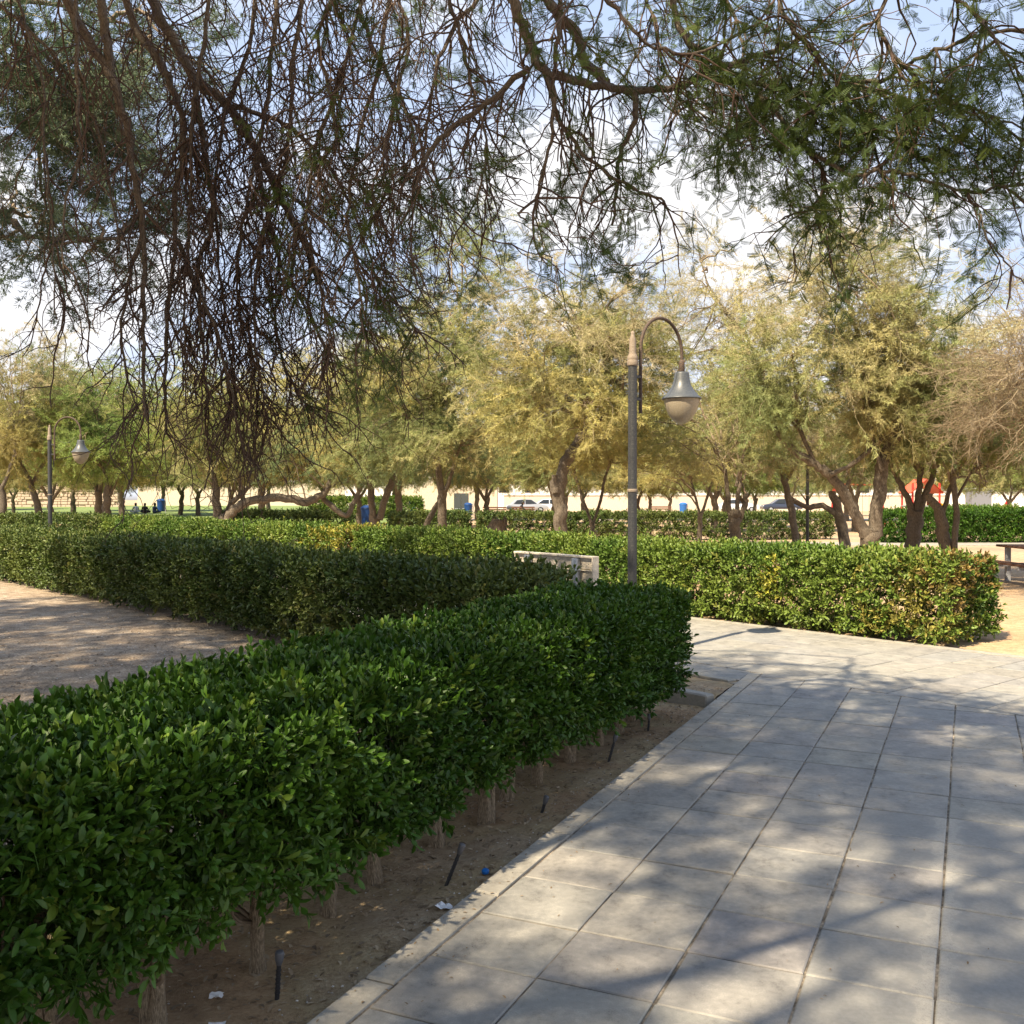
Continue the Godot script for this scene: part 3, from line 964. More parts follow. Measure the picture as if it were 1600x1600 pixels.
func bed_height(p: Vector3) -> float:
	var n := n_of(p)
	var s := s_of(p)
	var y := lerpf(-0.035, -0.075, smooth(-1.9, -2.3, s))
	y = lerpf(y, -0.10, smooth(4.6, 6.2, n) * 0.6)
	if n > 6.33: y = -0.012
	return y

func sheet(called: String, s0: float, s1: float, t0: float, t1: float, step: float, hf: Callable, m: Material, tint: Color, seed: int, patch := 0.3) -> void:
	var big := noise(0.5, seed, 4)
	var fine := noise(3.5, seed + 1, 3)
	var g := Geo.new()
	var cols := int((s1 - s0) / step) + 1
	var rows := int((t1 - t0) / step) + 1
	for j in rows:
		for i in cols:
			var p := ST(s0 + i * step, t0 + j * step)
			p.y = hf.call(p) + fine.get_noise_2d(p.x, p.z) * 0.011 + big.get_noise_2d(p.x, p.z) * 0.012
			g.vert(p, Vector3.UP, tint * (1.0 + big.get_noise_2d(p.x * 1.7 + 9.0, p.z * 1.7) * patch * 2.0))
	for j in rows - 1:
		for i in cols - 1:
			var a := j * cols + i
			for tr in [[a, a + cols, a + 1], [a + 1, a + cols, a + cols + 1]]:
				g.tri(tr[0], tr[1], tr[2])
	# smooth normals
	var nn := PackedVector3Array()
	nn.resize(g.v.size())
	for k in range(0, g.ix.size(), 3):
		var q := (g.v[g.ix[k + 2]] - g.v[g.ix[k]]).cross(g.v[g.ix[k + 1]] - g.v[g.ix[k]])
		for e in 3: nn[g.ix[k + e]] += q
	for k in nn.size(): nn[k] = nn[k].normalized() if nn[k].y >= 0.0 else -nn[k].normalized()
	g.n = nn
	structure(called, g, m)

func xz(p: Vector3) -> Vector2: return Vector2(p.x, p.z)

func paving() -> void:
	rng.seed = 40
	# bedding sheet of the near path, with its pavers and edging stones as parts
	var far := 7.56
	var region := PackedVector2Array([xz(ST(-1.83, -2)), xz(ST(1.7, -2)), xz(ST(1.7, 14)), xz(ST(-1.83, 14))])
	var half := PackedVector2Array([xz(CN(-40, far)), xz(CN(40, far)), xz(CN(40, -30)), xz(CN(-40, -30))])
	var g := Geo.new()
	var bed: PackedVector2Array = Geometry2D.intersect_polygons(region, half)[0]
	g.slab(bed, -0.008, 0.12, 0.001)
	var path := structure("path", g, M.joint)
	var wide := 0.405
	var long := 0.397
	for k in 8:
		for j in range(-8, 17):
			var s0 := -1.71 + wide * k
			var t0 := 3.435 + long * j
			var e := 0.0042
			var jig := rr(-0.002, 0.002)
			var quad := PackedVector2Array([xz(ST(s0 + e + jig, t0 + e)), xz(ST(s0 + wide - e + jig, t0 + e)), xz(ST(s0 + wide - e + jig, t0 + long - e)), xz(ST(s0 + e + jig, t0 + long - e))])
			var cut := Geometry2D.intersect_polygons(quad, half)
			if cut.is_empty(): continue
			var poly: PackedVector2Array = cut[0]
			var pg := Geo.new()
			var tone := rr(0.95, 1.05)
			pg.slab(poly, rr(-0.0025, 0.0015), 0.05, 0.005, Color(tone, tone * rr(0.985, 1.01), tone * rr(0.97, 1.02)), Vector2(rr(-0.006, 0.006), rr(-0.006, 0.006)), xz(ST(s0, t0)), (xz(ST(1, 0)) - xz(ST(0, 0))).normalized(), 1.0 / wide)
			var m: Material = M.paver[rng.randi() % M.paver.size()]
			if t0 < 5.4 and k in [3, 4, 5] and rng.randf() < (0.95 if k != 3 else 0.7): m = M.stained[1 if k == 3 else (0 if k == 4 else 2)]
			part("paver", pg, m, path)
	var t := -1.2
	while t < 9.0:
		var p0 := ST(-1.83, t)
		if n_of(p0) > 7.5: break
		var l := minf(0.8, (7.54 - n_of(p0)) / 0.905)
		if l < 0.1: break
		var kg := Geo.new()
		var poly := PackedVector2Array([xz(ST(-1.825, t + 0.003)), xz(ST(-1.716, t + 0.003)), xz(ST(-1.716, t + l - 0.003)), xz(ST(-1.825, t + l - 0.003))])
		kg.slab(poly, rr(0.0, 0.004), 0.16, 0.008, Color.WHITE * rr(0.94, 1.06))
		part("kerb_stone", kg, M.kerb, path)
		t += 0.8
	# cross path
	g = Geo.new()
	g.slab(PackedVector2Array([xz(CN(-60, 7.0)), xz(CN(14, 7.0)), xz(CN(14, 10.34)), xz(CN(-60, 10.34))]), -0.013, 0.11, 0.001)
	var cross := structure("cross_path", g, M.joint)
	var left := PackedVector2Array([xz(ST(-1.83, -10)), xz(ST(-1.83, 30)), xz(ST(-40, 30)), xz(ST(-40, -10))])
	for row in 8:
		var m0 := 7.13 if row == 0 else 7.57 + 0.385 * (row - 1)
		var m1 := 7.56 if row == 0 else m0 + 0.385
		for j in range(-34, 4):
			var k0 := j * 0.4 + 0.1
			var poly := PackedVector2Array([xz(CN(k0 + 0.005, m0 + 0.005)), xz(CN(k0 + 0.395, m0 + 0.005)), xz(CN(k0 + 0.395, m1 - 0.005)), xz(CN(k0 + 0.005, m1 - 0.005))])
			if row == 0:
				var cut := Geometry2D.intersect_polygons(poly, left)
				if cut.is_empty(): continue
				poly = cut[0]
			var pg := Geo.new()
			var tone := rr(0.93, 1.07)
			pg.slab(poly, rr(-0.002, 0.001), 0.05, 0.004, Color(tone, tone * 0.99, tone * 0.965), Vector2(rr(-0.004, 0.004), rr(-0.004, 0.004)))
			part("paver", pg, M.paver[rng.randi() % M.paver.size()], cross)
	for side in [[7.01, 7.12, -17.0, -5.46], [10.27, 10.38, -17.0, 2.0]]:
		var k: float = side[2]
		while k < side[3]:
			var kg := Geo.new()
			var l := minf(0.8, side[3] - k)
			kg.slab(PackedVector2Array([xz(CN(k + 0.003, side[0])), xz(CN(k + l - 0.003, side[0])), xz(CN(k + l - 0.003, side[1])), xz(CN(k + 0.003, side[1]))]), 0.006 + rr(0.0, 0.003), 0.15, 0.008, Color(1.08, 1.06, 1.02) * rr(0.95, 1.05))
			part("kerb_stone", kg, M.kerb, cross)
			k += 0.8
	# short upstanding kerb between the sunken bed and the corner strip
	var kb := Geo.new()
	var a := CN(-6.7, 6.32)
	var b := CN(-5.1, 6.32)
	var mid := (a + b) * 0.5
	kb.box(Vector3(a.distance_to(b), 0.22, 0.11), Transform3D(Basis(Vector3.UP, atan2(-(b - a).z, (b - a).x)), mid + Vector3(0, -0.085, 0)), 0.012)
	tag(part("kerb", kb, M.kerb, self), "short raised concrete kerb closing the soil bed at the corner", "kerb")

# ---------------------------------------------------------------- street furniture
func lamp(at: Vector3, arm: Vector2, label: String) -> Node3D:
	var o := thing("street_lamp", at, label, "street lamp", "gooseneck park lamps")
	o.rotation.y = atan2(-arm.y, arm.x)
	var g := Geo.new()
	g.lathe([Vector2(0.0, 0.0), Vector2(0.10, 0.0), Vector2(0.10, 0.03), Vector2(0.062, 0.05), Vector2(0.05, 0.12), Vector2(0.047, 0.14), Vector2(0.043, 2.93), Vector2(0.0, 2.931)], 20)
	part("post", g, M.lamp_paint, o)
	g = Geo.new()
	g.lathe([Vector2(0.043, 1.655), Vector2(0.051, 1.66), Vector2(0.051, 1.685), Vector2(0.043, 1.69)], 20)
	part("band", g, M.faded, o)
	g = Geo.new()
	g.lathe([Vector2(0.046, 2.90), Vector2(0.056, 2.91), Vector2(0.056, 2.95), Vector2(0.048, 2.955), Vector2(0.053, 2.965), Vector2(0.053, 2.99), Vector2(0.042, 3.01), Vector2(0.036, 3.03), Vector2(0.034, 3.17), Vector2(0.022, 3.19), Vector2(0.018, 3.22), Vector2(0.02, 3.235), Vector2(0.0, 3.25)], 16)
	part("finial", g, M.faded, o)
	for y in [2.58, 2.80]:
		g = Geo.new()
		g.box(Vector3(0.075, 0.03, 0.03), Transform3D(Basis.IDENTITY, Vector3(0.07, y, 0)), 0.004)
		part("bracket", g, M.lamp_paint, o)
	var pts := PackedVector3Array([Vector3(0.115, 2.44, 0), Vector3(0.115, 2.6, 0), Vector3(0.115, 2.8, 0), Vector3(0.115, 3.0, 0)])
	for k in range(1, 17):
		var a := PI - PI * k / 16.0
		pts.append(Vector3(0.425 + 0.31 * cos(a), 3.08 + 0.34 * sin(a), 0))
	pts.append(Vector3(0.735, 3.02, 0))
	g = Geo.new()
	g.tube(pts, radii([0.0175, 0.0175], pts.size()), 10)
	part("arm", g, M.rust, o)
	var hd := Transform3D(Basis.IDENTITY, Vector3(0.735, 0, 0))
	g = Geo.new()
	g.lathe([Vector2(0.0, 2.90), Vector2(0.032, 2.90), Vector2(0.03, 3.0), Vector2(0.02, 3.025), Vector2(0.0, 3.03)], 14, hd)
	part("socket", g, M.rust, o)
	g = Geo.new()
	g.lathe([Vector2(0.19, 2.622), Vector2(0.205, 2.618), Vector2(0.207, 2.632), Vector2(0.17, 2.66), Vector2(0.13, 2.71), Vector2(0.098, 2.765), Vector2(0.082, 2.82), Vector2(0.074, 2.885), Vector2(0.066, 2.90), Vector2(0.0, 2.905)], 28, hd)
	part("lamp_shade", g, M.shade_metal, o)
	g = Geo.new()
	var prof := []
	for k in 13:
		var a := PI * 0.5 * k / 12.0
		prof.append(Vector2(sin(a) * 0.183, 2.625 - 0.265 * cos(a) ** 1.25))
	g.lathe(prof, 28, hd)
	part("globe", g, M.globe, o)
	# loose cable looped under the arm
	var loop := PackedVector3Array()
	for k in 13:
		var a := PI + 0.3 + (PI - 0.9) * k / 12.0
		loop.append(Vector3(0.40 + 0.27 * cos(a), 3.14 + 0.30 * sin(a), 0.012))
	g = Geo.new()
	g.tube(loop, radii([0.003, 0.003], 13), 4)
	part("cable", g, M.plastic_black, o)
	return o

func bench() -> void:
	var a := W(0.06, 11.35)
	var b := W(0.875, 10.27)
	var dir := (b - a).normalized()
	var l := a.distance_to(b)
	var o := thing("bench", (a + b) * 0.5, "pale concrete bench with steel brackets behind its backrest, between hedge and lamp", "bench")
	o.rotation.y = atan2(-dir.z, dir.x)
	# local x along the bench, +z towards the hedge behind it
	var I := Basis.IDENTITY
	for q in [[0.915, 0.125], [0.775, 0.125], [0.645, 0.105]]:
		var g := Geo.new()
		g.box(Vector3(l - 0.05, q[1], 0.035), Transform3D(I, Vector3(0, q[0], 0)), 0.006)
		part("backrest_board", g, M.bench, o)
	for q in [[0, 0.985, l, 0.022], [0, 0.842, l - 0.05, 0.012]]:
		var g := Geo.new()
		g.box(Vector3(q[2], q[3], 0.085 if q[3] > 0.02 else 0.05), Transform3D(I, Vector3(0, q[1], 0.012)), 0.004)
		part("rail", g, M.bench, o)
	for s in [-1.0, 1.0]:
		var g := Geo.new()
		g.box(Vector3(0.024, 0.40, 0.085), Transform3D(I, Vector3(s * (l * 0.5 - 0.012), 0.785, 0.012)), 0.004)
		part("end_rail", g, M.bench, o)
		g = Geo.new()
		g.lathe([Vector2(0.0, 0.05), Vector2(0.052, 0.05), Vector2(0.052, 0.965), Vector2(0.0, 0.966)], 16, Transform3D(Basis.from_scale(Vector3(1, 1, 0.8)), Vector3(s * l * 0.30, 0, 0.055)))
		part("upright", g, M.steel, o)
		g = Geo.new()
		g.box(Vector3(0.13, 0.022, 0.07), Transform3D(I, Vector3(s * l * 0.30 + 0.012, 0.845, 0.075)), 0.006)
		part("clamp", g, M.steel, o)
		g = Geo.new()
		g.box(Vector3(0.10, 0.40, 0.42), Transform3D(I, Vector3(s * l * 0.30, 0.2, -0.24)), 0.01)
		part("leg", g, M.bench, o)
	for k in 3:
		var g := Geo.new()
		g.box(Vector3(l, 0.05, 0.14), Transform3D(I, Vector3(0, 0.425, -0.1 - 0.15 * k)), 0.008)
		part("seat_board", g, M.bench, o)

func stake(x: float, f: float, h: float, lean: Vector3, label: String) -> void:
	var base := W(x, f)
	base.y = bed_height(base)
	var o := thing("irrigation_stake", base, label, "irrigation stake", "drip irrigation stakes along the bed")
	var d := (Vector3.UP + lean).normalized()
	var g := Geo.new()
	g.tube(PackedVector3Array([-d * 0.06, d * h * 0.5, d * h]), radii([0.008, 0.0075], 3), 10)
	for k in 6:
		g.tube(PackedVector3Array([d * (h * 0.15 + k * h * 0.1), d * (h * 0.17 + k * h * 0.1)]), radii([0.0095, 0.0095], 2), 10)
	part("tube", g, M.plastic_black, o)
	g = Geo.new()
	g.lathe([Vector2(0.0, -0.035), Vector2(0.009, -0.034), Vector2(0.014, -0.015), Vector2(0.0155, 0.006), Vector2(0.012, 0.012), Vector2(0.0, 0.0125)], 12, Transform3D(basis_along(d), d * h))
	part("emitter_cap", g, M.plastic_cap, o)

func scrap(called: String, label: String, category: String, x: float, f: float, size: float, m: Material, seed: int) -> void:
	rng.seed = seed
	var base := W(x, f)
	base.y = bed_height(base) + 0.012
	var g := Geo.new()
	# crumpled sheet
	var n := 5
	var ids := []
	for j in n:
		for i in n:
			ids.append(Vector3((i - 2) * size / 4 + rr(-0.1, 0.1) * size, rr(0.0, 0.28) * size, (j - 2) * size / 5 + rr(-0.1, 0.1) * size))
	for j in n - 1:
		for i in n - 1:
			g.face([ids[j * n + i], ids[j * n + i + 1], ids[(j + 1) * n + i + 1]], Vector3.UP)
			g.face([ids[j * n + i], ids[(j + 1) * n + i + 1], ids[(j + 1) * n + i]], Vector3.UP)
	var o := part(called, g, m, self)
	o.position = base
	tag(o, label, category)

func lawn_y(f: float) -> float: return maxf(0.0, (f - 62.0) * 0.0125) + 0.02

func bin(x: float, f: float, m: Material, label: String) -> void:
	var o := thing("litter_bin", W(x, f, lawn_y(f) if x < -4.0 and f > 62.0 else 0.0), label, "bin", "blue litter bins under the trees")
	var g := Geo.new()
	var prof := [Vector2(0.0, 0.12), Vector2(0.27, 0.12), Vector2(0.30, 0.2), Vector2(0.33, 0.95), Vector2(0.35, 1.0), Vector2(0.35, 1.05)]
	g.lathe(prof, 14)
	part("drum", g, m, o)
	g = Geo.new()
	g.lathe([Vector2(0.36, 1.05), Vector2(0.36, 1.08), Vector2(0.2, 1.2), Vector2(0.0, 1.22)], 14)
	part("lid", g, m, o)
	g = Geo.new()
	g.tube(PackedVector3Array([Vector3(0.4, 0, 0), Vector3(0.4, 1.35, 0)]), radii([0.03, 0.03], 2), 8)
	g.box(Vector3(0.12, 0.04, 0.04), Transform3D(Basis.IDENTITY, Vector3(0.35, 0.9, 0)), 0.005)
	part("post", g, M.post_grey, o)

func picnic_table() -> void:
	var o := thing("picnic_table", W(9.95, 18.9), "low weathered picnic table with side benches on the sandy ground", "table")
	var I := Basis.IDENTITY
	for k in 5:
		var g := Geo.new()
		g.box(Vector3(0.13, 0.045, 1.7), Transform3D(I, Vector3(-0.29 + k * 0.145, 0.66, 0)), 0.006)
		part("top_board", g, M.wood, o)
	for s in [-1.0, 1.0]:
		for k in 2:
			var g := Geo.new()
			g.box(Vector3(0.13, 0.045, 1.7), Transform3D(I, Vector3(s * (0.56 + k * 0.145) - 0.07 * s, 0.36, 0)), 0.006)
			part("seat_board", g, M.wood, o)
		for e in [-0.6, 0.6]:
			var g := Geo.new()
			g.box(Vector3(0.09, 0.7, 0.09), Transform3D(I, Vector3(s * 0.24, 0.29, e)), 0.008)
			part("leg", g, M.post_grey, o)
			if s > 0.0:
				g = Geo.new()
				g.box(Vector3(1.4, 0.07, 0.06), Transform3D(I, Vector3(0, 0.30, e + 0.08)), 0.005)
				part("crossbar", g, M.post_grey, o)

func park_bench(x: float, f: float, turn: float, label: String) -> void:
	var o := thing("park_bench", W(x, f), label, "bench", "dark benches under the far trees")
	o.rotation.y = turn
	var I := Basis.IDENTITY
	for k in 3:
		var g := Geo.new()
		g.box(Vector3(1.9, 0.05, 0.13), Transform3D(I, Vector3(0, 0.46, -0.15 + k * 0.15)), 0.006)
		part("seat_board", g, M.wood, o)
	for k in 2:
		var g := Geo.new()
		g.box(Vector3(1.9, 0.12, 0.04), Transform3D(I, Vector3(0, 0.66 + k * 0.17, 0.27)), 0.006)
		part("backrest_board", g, M.wood, o)
	for s in [-0.75, 0.75]:
		for e in [[-0.15, 0.45], [0.24, 0.85]]:
			var g := Geo.new()
			g.box(Vector3(0.06, e[1], 0.06), Transform3D(I, Vector3(s, e[1] * 0.5, e[0])), 0.006)
			part("leg", g, M.plastic_black, o)

# ---------------------------------------------------------------- people (surface nets over tapered capsules)
func body(caps: Array, lo: Vector3, hi: Vector3, cell: float, blend := 0.05) -> Geo:
	var nx := int((hi.x - lo.x) / cell) + 1
	var ny := int((hi.y - lo.y) / cell) + 1
	var nz := int((hi.z - lo.z) / cell) + 1
	var val := PackedFloat32Array()
	val.resize(nx * ny * nz)
	for k in nz:
		for j in ny:
			for i in nx:
				var p := lo + Vector3(i, j, k) * cell
				var d := 10.0
				for c in caps:
					var a: Vector3 = c[0]
					var ab: Vector3 = c[1] - a
					var t := clampf((p - a).dot(ab) / maxf(ab.length_squared(), 1e-6), 0.0, 1.0)
					var e: float = p.distance_to(a + ab * t) - lerpf(c[2], c[3], t)
					var h := clampf(0.5 + 0.5 * (d - e) / blend, 0.0, 1.0)
					d = lerpf(d, e, h) - blend * h * (1.0 - h)
				val[(k * ny + j) * nx + i] = d
	var g := Geo.new()
	var id := {}
	for k in nz - 1:
		for j in ny - 1:
			for i in nx - 1:
				var sum := Vector3.ZERO
				var cnt := 0
				for e in [[0, 0, 0, 1, 0, 0], [0, 1, 0, 1, 1, 0], [0, 0, 1, 1, 0, 1], [0, 1, 1, 1, 1, 1], [0, 0, 0, 0, 1, 0], [1, 0, 0, 1, 1, 0], [0, 0, 1, 0, 1, 1], [1, 0, 1, 1, 1, 1], [0, 0, 0, 0, 0, 1], [1, 0, 0, 1, 0, 1], [0, 1, 0, 0, 1, 1], [1, 1, 0, 1, 1, 1]]:
					var a := val[((k + e[2]) * ny + j + e[1]) * nx + i + e[0]]
					var b := val[((k + e[5]) * ny + j + e[4]) * nx + i + e[3]]
					if (a < 0.0) != (b < 0.0):
						sum += Vector3(e[0], e[1], e[2]).lerp(Vector3(e[3], e[4], e[5]), a / (a - b))
						cnt += 1
				if cnt == 0: continue
				var at := (k * ny + j) * nx + i
				var nn := Vector3(val[at + 1] - val[at], val[at + nx] - val[at], val[at + nx * ny] - val[at]).normalized()
				id[at] = g.vert(lo + (Vector3(i, j, k) + sum / cnt) * cell, nn, Color.WHITE)
	for k in range(1, nz - 1):
		for j in range(1, ny - 1):
			for i in range(1, nx - 1):
				var at := (k * ny + j) * nx + i
				for ax in 3:
					var st: int = [1, nx, nx * ny][ax]
					var u: int = [nx, nx * ny, 1][ax]
					var w: int = [nx * ny, 1, nx][ax]
					var a := val[at]
					var b := val[at + st]
					if (a < 0.0) == (b < 0.0): continue
					var q := [at, at - u, at - u - w, at - w]
					if not (id.has(q[0]) and id.has(q[1]) and id.has(q[2]) and id.has(q[3])): continue
					if a < 0.0:
						g.tri(id[q[0]], id[q[2]], id[q[1]]); g.tri(id[q[0]], id[q[3]], id[q[2]])
					else:
						g.tri(id[q[0]], id[q[1]], id[q[2]]); g.tri(id[q[0]], id[q[2]], id[q[3]])
	g.orient()
	return g

var bodies := {}
func person(x: float, f: float, y: float, turn: float, pose: String, cloth: Material, hair_m: Material, label: String, group := "") -> void:
	var o := thing("person", W(x, f, y), label, "person", group)
	o.rotation.y = turn
	# facing -z; hips at the origin's height for the ground pose
	var head := Vector3(0, 0.74, -0.07) if pose == "ground" else Vector3(0, 1.17, -0.16)
	if not bodies.has(pose):
		var V := func(a: float, b: float, c: float) -> Vector3: return Vector3(a, b, c)
		var caps := []
		if pose == "ground":
			caps = [[V.call(0, 0.13, 0.02), V.call(0, 0.42, 0.0), 0.16, 0.15], [V.call(-0.13, 0.50, 0), V.call(0.13, 0.50, 0), 0.09, 0.09], [V.call(0, 0.5, -0.02), V.call(0, 0.66, -0.04), 0.06, 0.055]]
			for s in [-1.0, 1.0]:
				caps.append([V.call(s * 0.1, 0.13, 0), V.call(s * 0.34, 0.15, -0.30), 0.11, 0.08])
				caps.append([V.call(s * 0.34, 0.15, -0.30), V.call(-s * 0.04, 0.08, -0.38), 0.075, 0.05])
				caps.append([V.call(s * 0.19, 0.50, 0), V.call(s * 0.26, 0.28, -0.1), 0.055, 0.045])
				caps.append([V.call(s * 0.26, 0.28, -0.1), V.call(s * 0.14, 0.22, -0.32), 0.045, 0.03])
		else:
			caps = [[V.call(0, 0.55, 0.05), V.call(0, 0.86, -0.03), 0.16, 0.15], [V.call(-0.14, 0.95, -0.06), V.call(0.14, 0.95, -0.06), 0.085, 0.085], [V.call(0, 0.94, -0.08), V.call(0, 1.1, -0.13), 0.06, 0.055]]
			for s in [-1.0, 1.0]:
				caps.append([V.call(s * 0.1, 0.54, 0.03), V.call(s * 0.14, 0.53, -0.42), 0.1, 0.075])
				caps.append([V.call(s * 0.14, 0.53, -0.42), V.call(s * 0.14, 0.08, -0.40), 0.07, 0.045])
				caps.append([V.call(s * 0.14, 0.06, -0.38), V.call(s * 0.15, 0.05, -0.56), 0.045, 0.035])
				caps.append([V.call(s * 0.2, 0.94, -0.06), V.call(s * 0.25, 0.7, -0.2), 0.055, 0.045])
				caps.append([V.call(s * 0.25, 0.7, -0.2), V.call(s * 0.1, 0.68, -0.44), 0.042, 0.03])
		bodies[pose] = body(caps, Vector3(-0.5, -0.06, -0.68), Vector3(0.5, 1.2, 0.28), 0.03)
		var hc := [[head + Vector3(0, 0.03, 0.01), head + Vector3(0, -0.04, -0.02), 0.095, 0.075], [head + Vector3(0, -0.08, 0.02), head + Vector3(0, -0.02, 0.02), 0.05, 0.05], [head + Vector3(0, -0.01, -0.09), head + Vector3(0, -0.03, -0.105), 0.014, 0.018]]
		bodies[pose + "head"] = body(hc, head - Vector3.ONE * 0.2, head + Vector3.ONE * 0.2, 0.016, 0.02)
		var hr := [[head + Vector3(0, 0.045, 0.03), head + Vector3(0, -0.05, 0.055), 0.107, 0.085]]
		bodies[pose + "hair"] = body(hr, head - Vector3.ONE * 0.2, head + Vector3.ONE * 0.2, 0.02, 0.02)
	part("clothing", bodies[pose], cloth, o)
	part("head", bodies[pose + "head"], M.skin, o)
	part("hair", bodies[pose + "hair"], hair_m, o)

func car(x: float, f: float, turn: float, paint: Material, label: String) -> void:
	var o := thing("parked_car", W(x, f), label, "car", "cars parked beyond the park")
	o.rotation.y = turn
	var prof := [[-2.2, 0.35, 0.80], [-2.25, 0.62, 0.86], [-2.1, 0.86, 0.84], [-1.75, 0.92, 0.80], [-1.2, 1.42, 0.64], [-0.6, 1.5, 0.62], [0.4, 1.47, 0.62], [1.15, 0.98, 0.78], [2.05, 0.82, 0.80], [2.22, 0.6, 0.82], [2.2, 0.35, 0.78]]
	var g := Geo.new()
	for k in prof.size():
		var a: Array = prof[k]
		var b: Array = prof[(k + 1) % prof.size()]
		g.face([Vector3(a[0], a[1], a[2]), Vector3(b[0], b[1], b[2]), Vector3(b[0], b[1], -b[2]), Vector3(a[0], a[1], -a[2])], Vector3((a[0] + b[0]) * 0.5, (a[1] + b[1]) * 0.5 - 0.8, 0))
		for s in [-1.0, 1.0]:
			g.face([Vector3(0, 0.6, s * 0.86), Vector3(a[0], a[1], s * a[2]), Vector3(b[0], b[1], s * b[2])], Vector3(0, 0, s))
	part("body", g, paint, o)
	for s in [-1.0, 1.0]:
		for w in [[[-1.5, 0.98], [-1.12, 1.36], [-0.35, 1.42], [-0.35, 0.98]], [[-0.25, 0.98], [-0.25, 1.42], [0.38, 1.4], [0.95, 1.0]]]:
			g = Geo.new()
			var ps := []
			for q in w: ps.append(Vector3(q[0], q[1], s * (lerpf(0.80, 0.645, (q[1] - 0.92) / 0.55) + 0.03)))
			g.face(ps, Vector3(0, 0, s))
			part("window", g, M.glass, o)
		for wx in [-1.4, 1.35]:
			g = Geo.new()
			var at := Transform3D(Basis(Vector3.RIGHT, PI * 0.5), Vector3(wx, 0.32, s * 0.78))
			g.lathe([Vector2(0.0, -0.11), Vector2(0.3, -0.11), Vector2(0.32, -0.08), Vector2(0.32, 0.08), Vector2(0.3, 0.11), Vector2(0.0, 0.11)], 18, at)
			var wheel := part("wheel", g, M.rubber, o)
			g = Geo.new()
			g.lathe([Vector2(0.0, -0.125), Vector2(0.18, -0.12), Vector2(0.2, -0.1), Vector2(0.2, 0.1), Vector2(0.18, 0.12), Vector2(0.0, 0.125)], 14, at)
			part("rim", g, M.steel, wheel)
		g = Geo.new()
		g.box(Vector3(0.06, 0.14, 0.3), Transform3D(Basis.IDENTITY, Vector3(2.13, 0.72, s * 0.6)), 0.02)
		part("headlight", g, M.white_cloth, o)

func box_thing(called: String, label: String, category: String, at: Vector3, size: Vector3, m: Material) -> Node3D:
	var o := thing(called, at, label, category)
	var g := Geo.new()
	g.box(size, Transform3D(Basis.IDENTITY, Vector3(0, size.y * 0.5 - 0.1, 0)), 0.02)
	part("wall", g, m, o)
	g = Geo.new()
	g.box(Vector3(size.x + 0.2, 0.16, size.z + 0.2), Transform3D(Basis.IDENTITY, Vector3(0, size.y - 0.02, 0)), 0.02)
	part("coping", g, M.white_wall, o)
	return o

